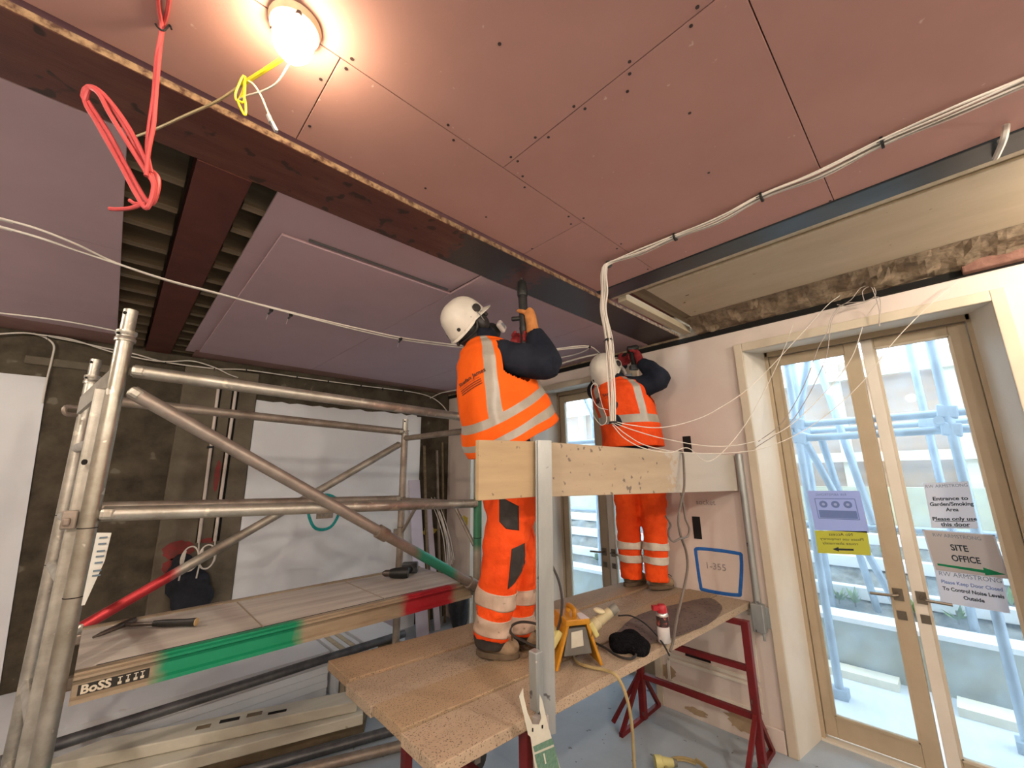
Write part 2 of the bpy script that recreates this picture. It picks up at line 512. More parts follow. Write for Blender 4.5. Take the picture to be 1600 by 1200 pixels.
# window wall details
M_slot = mat('socket_hole', (0.012, 0.010, 0.009), rough=1.0)
M_blue = mat('blue_spray', (0.012, 0.10, 0.36), (0.02, 0.14, 0.46), rough=0.7, scale=40)
for (y0, y1, z0, z1) in ((1.275, 1.335, 1.71, 1.86), (1.27, 1.325, 1.14, 1.29), (1.30, 1.47, 0.36, 0.42)):
    MB().box((XW - 0.003, y0, z0), (XW - 0.0005, y1, z1)).build('socket_slot', M_slot, wall_right, label='dark cut socket slot')
br = [(1.325, 1.045), (1.30, 1.075), (1.06, 1.075), (1.03, 1.045), (1.06, 0.85), (1.09, 0.815), (1.29, 0.81), (1.315, 0.84)]
MB().tube(spline([(XW - 0.001, y, z) for y, z in br + br[:1]], 5)[:-1], 0.011, 6, closed=True, flat=0.15, updir=(0, 1, 0)).build('blue_mark', M_blue, wall_right, label='blue spray paint outline')
M_pencil = mat('pencil_grey', (0.28, 0.24, 0.22), rough=0.9)
pm_ = MB()
put_text(pm_, 'socket', (XW - 0.001, 1.22, 1.39), (0, -1, 0), (0, 0, 1), 0.05)
put_text(pm_, '1-355', (XW - 0.001, 1.20, 0.97), (0, -1, 0), (0, 0, 1), 0.06)
pm_.build('pencil_note', M_pencil, wall_right)
# raised panel mouldings, skirting and peeled spots below the platform
for (y0, y1, z0, z1) in ((1.02, 1.60, 0.34, 0.72), (1.02, 1.60, 0.17, 0.31)):
    pf = MB()
    for a, b in (((y0, z0), (y1, z0)), ((y1, z0), (y1, z1)), ((y1, z1), (y0, z1)), ((y0, z1), (y0, z0))):
        pf.bar((XW - 0.004, a[0], a[1]), (XW - 0.004, b[0], b[1]), 0.018, 0.012, up=(1, 0, 0))
    pf.build('panel_moulding', M_frame2, wall_right)
MB().box((XW - 0.02, 0.91, 0.0), (XW, 1.65, 0.12)).build('baseboard_right', M_wallwhite, kind='structure', label='scuffed white skirting board below the pier', bevel=0.004)
for cy, cz, ry, rz in ((1.62, 0.22, 0.06, 0.05), (1.12, 0.09, 0.11, 0.055), (1.30, 0.16, 0.025, 0.02), (1.42, 0.045, 0.07, 0.02)):
    MB().prism([(XW - 0.021 if cz < 0.13 else XW - 0.0005, y, z) for (y, _, z) in [(p[0], 0, p[2]) for p in blob(cy, cz, ry, rz, 0)]], (-0.001, 0, 0)).build('peeled_patch', M_peel, wall_right)
MB().prism([(XW - 0.0005, p[0], p[2]) for p in blob(3.98, 1.07, 0.07, 0.07, 0, 10, 0.3)], (-0.001, 0, 0)).build('yellow_mark', M_yelspray, wall_right)

# ---------------------------------------------------------------- doors in the window wall
M_glass = glass_mat('dusty_glass', (0.90, 0.96, 1.0), 0.11, (0.62, 0.82, 1.0))
M_steelh = mat('door_furniture', (0.20, 0.17, 0.13), rough=0.35, metal=0.9)
M_gap = mat('door_gasket', (0.05, 0.045, 0.04), rough=0.8)
def french_door(n, y0, y1, label):
    """opening y0..y1 at the wall face; splayed reveal; two glazed leaves at X 3.36"""
    c = (y0 + y1) / 2
    d0, d1 = y0 + 0.062, y1 - 0.05
    root = thing('door_%d' % n, (3.36, c, 0), label, 'door', kind='structure')
    XD = 3.36
    # architrave
    ar = MB()
    aw = 0.052
    ar.box((XW - 0.022, y0 - aw, 0), (XW + 0.01, y0, ZO + 0.055)).box((XW - 0.022, y1, 0), (XW + 0.01, y1 + aw, ZO + 0.055)).box((XW - 0.022, y0, ZO), (XW + 0.01, y1, ZO + 0.055))
    ar.build('architrave', M_frame, root, bevel=0.004)
    # splayed reveal boards
    MB().prism([(XW, y1, 0), (XD, d1, 0), (XD, y1 + 0.03, 0), (XW, y1 + 0.03, 0)], (0, 0, ZO + 0.06)).build('reveal_board', M_frame2, root)
    MB().prism([(XW, y0, 0), (XD, d0, 0), (XD, y0 - 0.03, 0), (XW, y0 - 0.03, 0)], (0, 0, ZO + 0.06)).build('reveal_board', M_frame2, root)
    MB().prism([(XW, y0, ZO), (XD, y0, ZO + 0.04), (XD, y0, ZO + 0.06), (XW, y0, ZO + 0.019)], (0, y1 - y0, 0)).build('reveal_head', M_frame2, root)
    # outer frame
    fr = MB()
    fr.box((XD - 0.005, d1 - 0.02, 0), (XD + 0.08, d1 + 0.03, 2.47)).box((XD - 0.005, d0 - 0.03, 0), (XD + 0.08, d0 + 0.02, 2.47)).box((XD - 0.005, d0, 2.415), (XD + 0.08, d1, 2.47))
    fr.build('frame', M_leafshade, root, bevel=0.003)
    MB().box((XD - 0.02, d0, -0.01), (XD + 0.10, d1, 0.012)).build('threshold', M_frame2, root)
    mid = (d0 + d1) / 2 - 0.02
    for s, (a, b, st) in enumerate(((mid + 0.004, d1 - 0.022, 0), (d0 + 0.022, mid - 0.012, 1))):
        lf = MB()
        sw = 0.075
        zb, zt, bot, tp = 0.03 if s == 0 else 0.02, 2.41, 0.115, 0.065
        lf.box((XD + 0.01, a, zb), (XD + 0.055, a + sw, zt)).box((XD + 0.01, b - sw + 0.015, zb), (XD + 0.055, b, zt))
        lf.box((XD + 0.01, a + sw, zb), (XD + 0.055, b - sw + 0.015, zb + bot)).box((XD + 0.01, a + sw, zt - tp), (XD + 0.055, b - sw + 0.015, zt))
        leaf = lf.build('door_leaf', M_leafshade, root, bevel=0.004)
        if s == 1:
            MB().box((XD + 0.006, b - sw + 0.022, zb + 0.002), (XD + 0.052, b + 0.003, zt - 0.002)).build('meeting_stile_lit', M_frame2, leaf, bevel=0.003)  # paler overlay, daylight on this stile put into its colour
        bd = MB()
        ya, yb, za, zc_ = a + sw, b - sw + 0.015, zb + bot, zt - tp
        for p, q in (((ya, za), (yb, za)), ((yb, za), (yb, zc_)), ((yb, zc_), (ya, zc_)), ((ya, zc_), (ya, za))):
            bd.bar((XD + 0.014, p[0], p[1]), (XD + 0.014, q[0], q[1]), 0.014, 0.016, up=(1, 0, 0))
        bd.build('glazing_bead', M_leafshade if s == 0 else M_frame, leaf)
        MB().box((XD + 0.030, a + sw - 0.005, zb + bot - 0.005), (XD + 0.034, b - sw + 0.02, zt - tp + 0.005)).build('pane', M_glass, leaf)
        yc = a + 0.045 if s == 0 else b - 0.035
        hz = 0.90
        h = MB().box((XD + 0.004, yc - 0.022, hz - 0.035), (XD + 0.011, yc + 0.022, hz + 0.03))
        sg = 1 if s == 0 else -1
        h.tube([(XD + 0.01, yc, hz), (XD - 0.035, yc, hz), (XD - 0.045, yc + sg * 0.02, hz - 0.002), (XD - 0.045, yc + sg * 0.12, hz - 0.006)], 0.008, 8)
        h.build('handle', M_steelh, leaf)
        MB().box((XD + 0.004, yc - 0.02, hz - 0.135), (XD + 0.011, yc + 0.02, hz - 0.09)).tube([(XD + 0.011, yc, hz - 0.11), (XD - 0.002, yc, hz - 0.11)], 0.011, 10).build('lock_plate', M_steelh, leaf)
    return root
door1 = french_door(1, -0.286, 0.851, 'cream framed glazed double door with paper notices taped to it')
door2 = french_door(2, 1.70, 2.84, 'cream framed glazed double door behind the two workers')
# narrow window further along
def window(n, y0, y1):
    c = (y0 + y1) / 2
    root = thing('window_%d' % n, (3.36, c, 0), 'white framed full-height window in the far corner of the garden wall', 'window', kind='structure')
    XD = 3.36
    MB().box((XW - 0.02, y0 - 0.05, 0), (XW, y0, ZO + 0.05)).box((XW - 0.02, y1, 0), (XW, y1 + 0.05, ZO + 0.05)).box((XW - 0.02, y0, ZO), (XW, y1, ZO + 0.05)).build('architrave', M_frame2, root)
    MB().prism([(XW, y1, 0), (XD, y1 - 0.05, 0), (XD, y1 + 0.03, 0), (XW, y1 + 0.03, 0)], (0, 0, ZO + 0.05)).build('reveal_board', M_frame2, root)
    MB().prism([(XW, y0, 0), (XD, y0 + 0.05, 0), (XD, y0 - 0.03, 0), (XW, y0 - 0.03, 0)], (0, 0, ZO + 0.05)).build('reveal_board', M_frame2, root)
    f = MB().box((XD, y0, 0), (XD + 0.06, y0 + 0.10, 2.47)).box((XD, y1 - 0.10, 0), (XD + 0.06, y1, 2.47)).box((XD, y0, 2.37), (XD + 0.06, y1, 2.47)).box((XD, y0, 0), (XD + 0.06, y1, 0.12))
    f.build('frame', M_frame2, root, bevel=0.003)
    MB().box((XD + 0.03, y0 + 0.09, 0.11), (XD + 0.034, y1 - 0.09, 2.38)).build('pane', M_glass, root)
window(1, 3.16, 3.86)

# ---------------------------------------------------------------- ceilings, board by board
cr = MB().box((-3.05, -3.05, ZC + 0.03), (2.0, 1.27, ZC + 0.06))
ceiling = cr.build('ceiling', M_deckbd, kind='structure', label='pink plasterboard ceiling')
G = 0.0013
def board(x0, x1, y0, y1, z, m, par, th=0.0125, name='plasterboard'):
    return MB().box((x0 + G, y0 + G, z), (x1 - G, y1 - G, z + th)).build(name, m, par, bevel=0.0012)
for x0, x1 in ((-3.05, -1.5), (-1.5, 0.276), (0.276, 1.305), (1.305, 1.93)):
    board(x0, x1, 0.906, 1.262, ZC, M_pink, ceiling)
for x0, x1 in ((-3.05, -1.55), (-1.55, 0.843), (0.843, 1.93)):
    board(x0, x1, 0.139, 0.906, ZC, M_pink, ceiling)
for x0, x1 in ((-3.05, -0.4), (-0.4, 1.93)):
    for y0, y1 in ((-0.78, 0.139), (-1.7, -0.78), (-3.05, -1.7)):
        board(x0, x1, y0, y1, ZC, M_pink, ceiling)
sc_ = MB()
def screw(x, y, z):
    sc_.lathe([(0.0048, 0.0), (0.0048, -0.0012)], (x, y, z), seg=7)
for x in [0.30 + 0.32 * k for k in range(6)]:
    for y in (0.888, 0.924):
        screw(x + random.uniform(-.03, .03), y, ZC)
for y in [0.86, 0.72, 0.58, 0.40, 0.24]:
    screw(0.828, y + random.uniform(-.02, .02), ZC); screw(0.858, y + random.uniform(-.02, .02), ZC)
for x, y in ((0.9, 0.45), (1.28, 0.95), (1.30, 1.2), (0.26, 1.0), (0.29, 1.18), (0.7, 1.18), (0.98, 1.16), (0.55, 0.60), (1.4, 0.42), (1.1, 0.36), (1.92, 0.15)):
    screw(x, y, ZC)
sc_.build('screw_heads', M_screw, ceiling, kind='stuff')

cl = MB().box((-3.05, 1.535, ZL + 0.20), (3.05, YF, ZL + 0.23))
ceiling_left = cl.build('ceiling', M_deckbd, kind='structure', label='mauve plasterboard ceiling beyond the steel beam')
for y0, y1 in ((1.532, 2.45), (2.45, 3.55)):
    board(-3.05, -0.108, y0, y1, ZL, M_mauve, ceiling_left)
board(-3.05, -0.108, 3.55, 3.98, ZL, M_mauve, ceiling_left)
board(-3.05, -0.108, 3.98, YF, ZL + 0.012, M_stainbd, ceiling_left)
# upper layer seen in the L-shaped step, then the lower layer
board(0.30, 0.45, 2.10, 4.20, ZL + 0.0135, M_mauve, ceiling_left)
board(0.30, 1.267, 1.535, 2.10, ZL + 0.0135, M_mauve, ceiling_left)
board(0.385, 1.267, 1.82, 4.12, ZL, M_mauve, ceiling_left)
board(1.267, 2.311, 1.535, 4.12, ZL, M_mauve, ceiling_left)
board(2.311, 3.05, 1.535, 4.12, ZL, M_mauve, ceiling_left)
board(0.36, 3.05, 4.12, YF, ZL + 0.006, M_stainbd, ceiling_left)
MB().box((0.49, 1.793, ZL + 0.006), (1.235, 1.805, ZL + 0.0134)).build('metal_track', mat('track_steel', (0.16, 0.16, 0.16), rough=0.5, metal=0.4), ceiling_left)
for k in range(13):
    y = 1.72 + k * 0.212
    for x0, x1 in ((-0.34, 0.045), (0.225, 0.52)):
        MB().box((x0, y, ZL + 0.02), (x1, y + 0.045, ZL + 0.19)).build('joist', M_joist, ceiling_left)

# ---------------------------------------------------------------- steelwork
def ibeam(name, axis, lo, hi, c0, c1, z, mflange, medge, mweb, label, tf=0.022, h=0.2):
    root = thing(name, ((lo + hi) / 2, (c0 + c1) / 2, z) if axis == 0 else ((c0 + c1) / 2, (lo + hi) / 2, z), label, 'steel beam')
    c = (c0 + c1) / 2
    def bx(a0, a1, b0, b1, z0, z1):
        return MB().box((a0, b0, z0), (a1, b1, z1)) if axis == 0 else MB().box((b0, a0, z0), (b1, a1, z1))
    e = 0.0025
    bx(lo, hi, c0 + e, c1 - e, z, z + tf).build('bottom_flange', mflange, root)
    for s0, s1 in ((c0, c0 + e), (c1 - e, c1)):
        bx(lo, hi, s0, s1, z + 0.001, z + tf).build('flange_edge', medge, root)
    bx(lo, hi, c - 0.006, c + 0.006, z + tf, z + h - tf).build('web', mweb, root)
    bx(lo, hi, c0, c1, z + h - tf, z + h).build('top_flange', mweb, root)
    return root
ibeam('steel_beam', 0, -3.0, 3.15, 1.272, 1.530, ZL, M_beam, M_rustedge, M_maroon, 'long red-oxide steel beam crossing the whole ceiling, the one being drilled')
ibeam('steel_beam', 1, 1.532, 4.34, 0.06, 0.215, ZL - 0.002, M_maroon, M_maroon, M_maroon, 'dark maroon steel beam between the exposed joists', h=0.19)
ibeam('steel_beam', 1, -3.0, 1.27, 1.932, 2.064, ZS, M_black, M_black, M_black, 'black steel beam along the pink ceiling edge near the doors', h=0.19)

# plywood soffit beside the wall head
so = MB().box((2.114, -3.0, 2.672), (3.03, 1.078, 2.69)).build('plywood_soffit', M_ply, label='pale plywood soffit sheet above the garden doors', cat='soffit')
MB().box((2.066, -3.0, 2.655), (2.112, 1.27, 2.69)).build('timber_batten', M_batten, label='long pale timber batten fixed along the black beam', cat='batten', bevel=0.003)
MB().bar((2.12, 1.215, 2.652), (3.0, 1.195, 2.640), 0.06, 0.045).build('timber_batten', M_batten, label='short pale timber batten at the end of the plywood soffit', cat='batten', bevel=0.003)
MB().box((2.115, 1.08, 2.676), (2.98, 1.165, 2.70)).build('soffit_edge_board', M_joist, label='brown board closing the end of the plywood soffit', cat='board')
MB().box((2.150, -3.0, 2.660), (2.172, 1.07, 2.6718)).build('edge_bead', M_batten, so, bevel=0.004)
hd = thing('masonry_head', (3.1, 0.0, WT), 'rough rubble masonry strip above the garden wall', 'masonry')
rs = MB()
ny = 150
prof = [(2.80, 2.671), (2.86, 2.655), (2.92, 2.640), (2.97, 2.622), (3.01, 2.606), (3.05, 2.604)]
vs = []; fs = []
for j in range(ny + 1):
    y = -2.95 + 4.08 * j / ny
    for i, (x, z) in enumerate(prof):
        amp = 0.0 if i in (0, len(prof) - 1) else 1.0
        q = Vector((x * 9, y * 9, z * 9))
        from mathutils import noise as _n
        vs.append((x + amp * _n.noise(q) * 0.05, y, min(2.671, z + amp * _n.noise(q * 1.7 + Vector((5, 0, 0))) * 0.028)))
m_ = len(prof)
for j in range(ny):
    for i in range(m_ - 1):
        fs.append((j*m_ + i, (j+1)*m_ + i, (j+1)*m_ + i + 1, j*m_ + i + 1))
rs.add(vs, fs).build('rough_concrete', M_rubble, hd)
MB().box((3.035, -3.0, 2.604), (3.4, YF, 2.9)).build('core', M_rubble, hd)
y = -2.9
while y < -0.25:
    w = random.uniform(0.2, 0.3)
    MB().box((2.985, y, 2.572), (3.12, y + w - 0.015, 2.632)).build('brick', M_brickred, hd, bevel=0.006)
    y += w
MB().box((3.03, -3.0, WT), (3.4, YF, WT + 0.035)).build('gap_shade', M_dark, hd)  # black strip standing in for the shade of the open gap

# ---------------------------------------------------------------- lamps
M_bulb = mat('lamp_glass_lit', (1, 0.9, 0.75), rough=0.4, emit=((1.0, 0.90, 0.77), LAMP_STRENGTH))
M_bulb_small = mat('lamp_glass_lit_low', (1, 0.9, 0.75), rough=0.4, emit=((1.0, 0.78, 0.52), LAMP_STRENGTH * 0.09))
M_bulb_mid = mat('lamp_glass_lit_mid', (1, 0.9, 0.75), rough=0.4, emit=((1.0, 0.89, 0.75), LAMP_STRENGTH * 0.5))
M_lampbase = mat('lamp_base', (0.55, 0.45, 0.30), (0.45, 0.36, 0.22), rough=0.6, scale=20)
def bulkhead(loc, label, r=0.044, m=None):
    x, y, z = loc
    root = thing('ceiling_lamp', loc, label, 'lamp', 'round site lamps on the ceiling')
    MB().lathe([(r * 1.25, 0), (r * 1.3, -0.006), (r * 1.2, -0.02), (r * 0.95, -0.026), (r * 0.9, -0.02)], loc, seg=28).build('lamp_base', M_lampbase, root, smooth=True)
    MB().lathe([(r * 0.85, -0.02), (r * 0.98, -0.032), (r, -0.05), (r * 0.9, -0.072), (r * 0.6, -0.09), (r * 0.2, -0.098), (0.001, -0.099)], loc, seg=28).build('glass_globe', m or M_bulb, root, smooth=True)
    for a in (0.4, 2.5, 4.6):
        MB().lathe([(0.007, -0.018), (0.007, -0.028)], (x + r * 1.08 * math.cos(a), y + r * 1.08 * math.sin(a), z), seg=8).build('screw', M_screw, root)
    return root
bulkhead((0.167, 0.898, 2.650), 'round lit ceiling lamp on the pink ceiling beside the beam', m=M_bulb_small)
bulkhead((2.42, -0.85, 2.67), 'round lit lamp on the plywood soffit past the right edge', m=M_bulb_mid)
bulkhead((-1.3, 0.2, 2.65), 'unseen added fill lamp on the pink ceiling left of the viewer')  # added out of view to brighten the room
bulkhead((-1.0, -1.7, 2.65), 'unseen added fill lamp on the pink ceiling behind the viewer')  # extra lamp put in behind the camera as fill light
bulkhead((-1.5, 2.6, 2.62), 'unseen added fill lamp on the mauve ceiling at the left', m=M_bulb_mid)  # added beyond the left edge to lift that side
bulkhead((0.9, -1.6, 2.65), 'unseen added fill lamp on the pink ceiling behind right')  # another unseen fill lamp, added for general brightness

# ---------------------------------------------------------------- aluminium access tower
M_alu = mat('aluminium_tube', (0.52, 0.50, 0.44), (0.33, 0.305, 0.255), rough=0.42, metal=0.8, scale=14, lo=0.35, hi=0.7, bump=0.08, bscale=60, speck=((0.62, 0.58, 0.48), 22, 0.66))
M_alu2 = mat('aluminium_dull', (0.36, 0.31, 0.26), (0.24, 0.19, 0.15), rough=0.5, metal=0.6, scale=12, bump=0.06, bscale=60)
M_alured = mat('aluminium_red_end', (0.44, 0.40, 0.34), (0.30, 0.27, 0.22), rough=0.45, metal=0.6, scale=14)
zone_paint(M_alured, 0, [(-1.2, -0.48, (0.50, 0.045, 0.05))], 0.02)
M_alugreen = mat('aluminium_green_end', (0.33, 0.28, 0.24), (0.24, 0.20, 0.17), rough=0.45, metal=0.6, scale=14)
zone_paint(M_alugreen, 0, [(0.38, 0.62, (0.05, 0.33, 0.22))], 0.02)
M_alustand = mat('aluminium_standard', (0.44, 0.42, 0.36), (0.29, 0.265, 0.21), rough=0.38, metal=0.85, scale=10, bump=0.08, bscale=50, speck=((0.68, 0.66, 0.58), 20, 0.67))
zone_paint(M_alustand, 2, [(-0.62, -0.40, (0.10, 0.42, 0.30))], 0.02)
M_castor = mat('castor_rubber', (0.03, 0.03, 0.03), rough=0.7)
R1 = 0.0254
tower = thing('access_tower', (0.8, 2.45, 0), 'low aluminium access tower with tubular braces and a long deck', 'access tower')
def post(x, y, ztop, m, spig=True, base=0.12):
    p = MB().pipe((x, y, base), (x, y, ztop - 0.10), R1, 0.004, 20).build('standard', m, tower, smooth=True)
    if spig:
        MB().pipe((x, y, ztop - 0.12), (x, y, ztop), 0.0215, 0.003, 18).build('spigot', M_alu, p, smooth=True)
        MB().lathe([(0.0215, 0), (0.031, 0.0), (0.031, 0.012), (0.0275, 0.016), (0.0275, 0.024), (0.031, 0.028), (0.031, 0.04), (0.0215, 0.04)], (x, y, ztop - 0.125), seg=22).build('collar', M_alu, p, smooth=True)
        MB().lathe([(0.006, 0), (0.006, 0.004)], (x + RT.x * 0.002 - FW.x * 0.0215, y - FW.y * 0.0215, ztop - 0.018), axis=-FW, seg=10).build('pin_hole', M_dark, p)
        MB().lathe([(0.005, 0), (0.005, 0.004)], (x - FW.x * 0.029, y - FW.y * 0.029, ztop - 0.1), axis=-FW, seg=10).build('pin_hole', M_dark, p)
    for z in (1.44, 1.225):
        if base < z < ztop:
            MB().lathe([(R1 + 0.0004, 0), (R1 + 0.0012, 0.001), (R1 + 0.0004, 0.003)], (x, y, z), seg=20).build('joint_line', M_dark, p)
    c = MB().lathe([(0.075, -0.02), (0.078, 0.0), (0.075, 0.02)], (x, y + 0.02, 0.078), axis=(0, 1, 0), seg=20)
    c.build('castor_wheel', M_castor, p, smooth=True)
    MB().box((x - 0.02, y - 0.012, 0.06), (x + 0.02, y - 0.004, 0.16)).box((x - 0.02, y + 0.044, 0.06), (x + 0.02, y + 0.052, 0.16)).box((x - 0.02, y - 0.012, 0.15), (x + 0.02, y + 0.052, 0.165)).build('castor_fork', M_alu2, p)
    return p
NLx, NLy, NRx = -0.032, 2.05, 1.665
FLx, FRx, FY = -0.135, 1.62, 2.9
post(NLx, NLy, 2.227, M_alustand)
post(FLx, FY, 2.195, M_alu)
post(NRx, NLy, 1.99, mat('aluminium_standard_green', (0.40, 0.38, 0.32), (0.30, 0.28, 0.23), rough=0.45, metal=0.5, scale=10), False)
zone_paint(MATS['aluminium_standard_green'], 2, [(0.15, 0.44, (0.06, 0.22, 0.13))], 0.02)
post(FRx, FY, 2.035, M_alu2)
def brace(p0, p1, m, r=R1, name='brace', claw=True):
    b = MB().tube([p0, p1], r, 18).build(name, m, tower, smooth=True)
    if claw:
        d = (Vector(p1) - Vector(p0)).normalized()
        for p, s in ((Vector(p0), 1), (Vector(p1), -1)):
            cc = p + d * s * 0.012
            MB().obox(cc, d * 0.022, d.cross(UP).normalized() * 0.027, d.cross(UP).normalized().cross(d) * 0.02).build('claw', M_alu, b, bevel=0.012)
    return b
brace((NLx + 0.04, NLy, 1.996), (NRx - 0.03, NLy, 1.952), M_alu, name='rail')
brace((NLx + 0.03, NLy, 1.484), (NRx - 0.02, NLy, 1.428), M_alu, name='rail')
brace((FLx + 0.05, FY, 1.994), (FRx - 0.03, FY, 1.935), M_alu2, name='rail')
brace((FLx + 0.05, FY, 1.47), (FRx - 0.03, FY, 1.43), M_alu2, name='rail')
brace((NLx + 0.045, NLy - 0.035, 1.912), (NRx - 0.02, NLy - 0.035, 0.957), M_alugreen, name='diagonal_brace')
brace((FRx - 0.03, FY + 0.03, 1.838), (FLx + 0.12, FY + 0.03, 0.918), M_alured, name='diagonal_brace')
# collars along the long diagonal
for t in (0.62, 0.97):
    a = Vector((NLx + 0.045, NLy - 0.035, 1.912)); b = Vector((NRx - 0.02, NLy - 0.035, 0.957))
    p = a.lerp(b, t); d = (b - a).normalized()
    MB().lathe([(R1, -0.03), (R1 + 0.008, -0.028), (R1 + 0.008, 0.028), (R1, 0.03)], p, axis=d, seg=18).build('collar', M_alu2, tower, smooth=True)
# end frames: rungs and knee braces
for (xa, xb, zs, m) in ((NLx, FLx, (1.75, 1.44, 1.225, 0.75, 0.45), M_alustand), (NRx, FRx, (1.885, 1.42, 0.92, 0.45), M_alu2)):
    for z in zs:
        MB().tube([(xa, NLy, z), (xb, FY, z)], 0.021, 14).build('rung', m if m is not M_alustand else M_alu, tower, smooth=True)
MB().tube([(NRx, NLy + 0.03, 1.18), (NRx - 0.01, NLy + 0.22, 1.40)], 0.012, 10).build('knee_brace', M_alu2, tower, smooth=True)
MB().tube([(FRx, FY - 0.03, 1.20), (FRx + 0.01, FY - 0.22, 1.41)], 0.012, 10).build('knee_brace', M_alu2, tower, smooth=True)
# flat web plate, gusset and clamps of the near end frame
MB().prism([(NLx - 0.012, NLy + 0.03, 1.95), (NLx - 0.012, NLy + 0.03, 2.02), (FLx - 0.0, FY - 0.5, 1.93), (FLx, FY - 0.5, 1.86)], (0.012, 0, 0)).build('gusset', M_alu, tower)
MB().bar((NLx - 0.03, NLy + 0.06, 0.3), (NLx - 0.03, NLy + 0.06, 1.93), 0.02, 0.05, up=(1, 0, 0)).build('frame_web', M_alu, tower, bevel=0.006)
MB().box((NLx - 0.066, NLy + 0.005, 1.44), (NLx - 0.028, NLy + 0.03, 1.50)).box((NLx - 0.062, NLy - 0.01, 1.452), (NLx - 0.044, NLy + 0.015, 1.478)).build('clamp', M_alu2, tower, bevel=0.005)
MB().tube(spline([(FLx - 0.02, FY - 0.1, 1.90), (FLx - 0.055, FY - 0.12, 1.90), (FLx - 0.06, FY - 0.12, 1.93), (FLx - 0.02, FY - 0.1, 1.935)], 5), 0.01, 8).build('hook', M_alu2, tower, smooth=True)
MB().lathe([(0.010, 0), (0.010, 0.003)], (NLx - 0.02 - FW.x * 0.027, NLy + 0.02 - FW.y * 0.027, 1.66), axis=-FW, seg=10).build('slot_hole', M_dark, tower)
# printed label hanging by a tie on the near standard
tg = MB().prism([(NLx + 0.025, NLy - 0.02, 1.425), (NLx + 0.062, NLy - 0.012, 1.42), (NLx + 0.058, NLy - 0.012, 1.33), (NLx + 0.03, NLy - 0.02, 1.20), (NLx + 0.022, NLy - 0.022, 1.20)], (0, 0.0015, 0))
tg = tg.build('hanging_label', mat('white_plastic_tag', (0.72, 0.72, 0.66), (0.62, 0.62, 0.56), rough=0.5, scale=12), tower)
for z in (1.405, 1.385, 1.362, 1.345, 1.325, 1.30, 1.285):
    MB().box((NLx + 0.034, NLy - 0.0215, z), (NLx + 0.054, NLy - 0.0175, z + 0.005)).build('print_line', mat('print_blue_grey', (0.12, 0.17, 0.22), rough=0.7), tg)

# tower deck (rests on the rungs): side beams, plank surface, lettering
M_deckply = mat('deck_surface', (0.50, 0.46, 0.40), (0.36, 0.31, 0.27), rough=0.7, scale=2.6, lo=0.38, hi=0.62, stretch=(0.45, 5, 1), bump=0.08, bscale=60)
M_deckbeam = mat('deck_side_beam', (0.36, 0.29, 0.20), (0.28, 0.215, 0.145), rough=0.5, metal=0.3, scale=9, stretch=(0.5, 3, 3))
zone_paint(M_deckbeam, 0, [(-0.60, -0.13, (0.01, 0.25, 0.12)), (0.37, 0.68, (0.38, 0.02, 0.03))], 0.05)
deck = thing('tower_deck', (0.8, 2.35, 0.9), 'dusty trapdoor deck on the tower with green and red painted side beam', 'deck')
DX0, DX1, DY0, DY1, DZ = 0.005, 1.625, 2.055, 2.65, 0.985
MB().box((DX0, DY0 + 0.03, DZ - 0.014), (DX1, DY1 - 0.03, DZ)).build('deck_surface', M_deckply, deck)
for y0, y1 in ((DY0, DY0 + 0.032), (DY1 - 0.032, DY1)):
    s = 1 if y0 == DY0 else -1
    b = MB()
    prof = [(0, 0.006), (0.0, 0.0), (-0.012, -0.004), (-0.012, -0.012), (0.0, -0.02), (0.006, -0.03), (0.006, -0.066), (-0.006, -0.072), (-0.006, -0.085), (0.03, -0.085), (0.03, 0.006)]
    yb = y0 if s == 1 else y1
    b.prism([(DX0, yb + s * p[0], DZ + p[1]) for p in prof], (DX1 - DX0, 0, 0))
    b.build('side_beam', M_deckbeam if s == 1 else mat('deck_side_beam_plain', (0.36, 0.29, 0.20), (0.28, 0.215, 0.145), rough=0.5, metal=0.3, scale=9), deck)
for x in (0.55, 1.1):
    MB().box((x, DY0 + 0.04, DZ - 0.004), (x + 0.006, DY1 - 0.04, DZ + 0.0015)).build('joint_strip', M_deckbeam, deck)
MB().box((DX0 + 0.05, DY0 + 0.052, DZ - 0.002), (DX1 - 0.3, DY0 + 0.056, DZ + 0.0012)).build('trapdoor_gap', M_dark, deck)
dc = MB().box((0.02, DY0 + 0.0035, DZ - 0.064), (0.195, DY0 + 0.0058, DZ - 0.034), 0)
put_text(dc, 'BoSS', (0.026, DY0 + 0.003, DZ - 0.0495), (1, 0, 0), (0, 0, 1), 0.036, 'LEFT', 0.0012, 1)
for k, x in enumerate((0.115, 0.135, 0.155, 0.172)):
    dc.box((x, DY0 + 0.0028, DZ - 0.060), (x + 0.010, DY0 + 0.0036, DZ - 0.052), 1)
    put_text(dc, 'T', (x + 0.005, DY0 + 0.003, DZ - 0.045), (1, 0, 0), (0, 0, 1), 0.018, 'CENTER', 0.0005, 1)
dc.build('printed_name', [mat('print_black', (0.015, 0.014, 0.012), rough=0.6), mat('print_cream', (0.58, 0.52, 0.40), rough=0.6)], deck, label='black strip with cream lettering')
for x in (DX0 + 0.01, DX1 - 0.06):
    for y in (DY0 + 0.02, DY1 - 0.05):
        MB().box((x - 0.03, y, DZ - 0.05), (x + 0.03, y + 0.03, DZ - 0.01)).build('hook', M_alu2, deck, bevel=0.006)

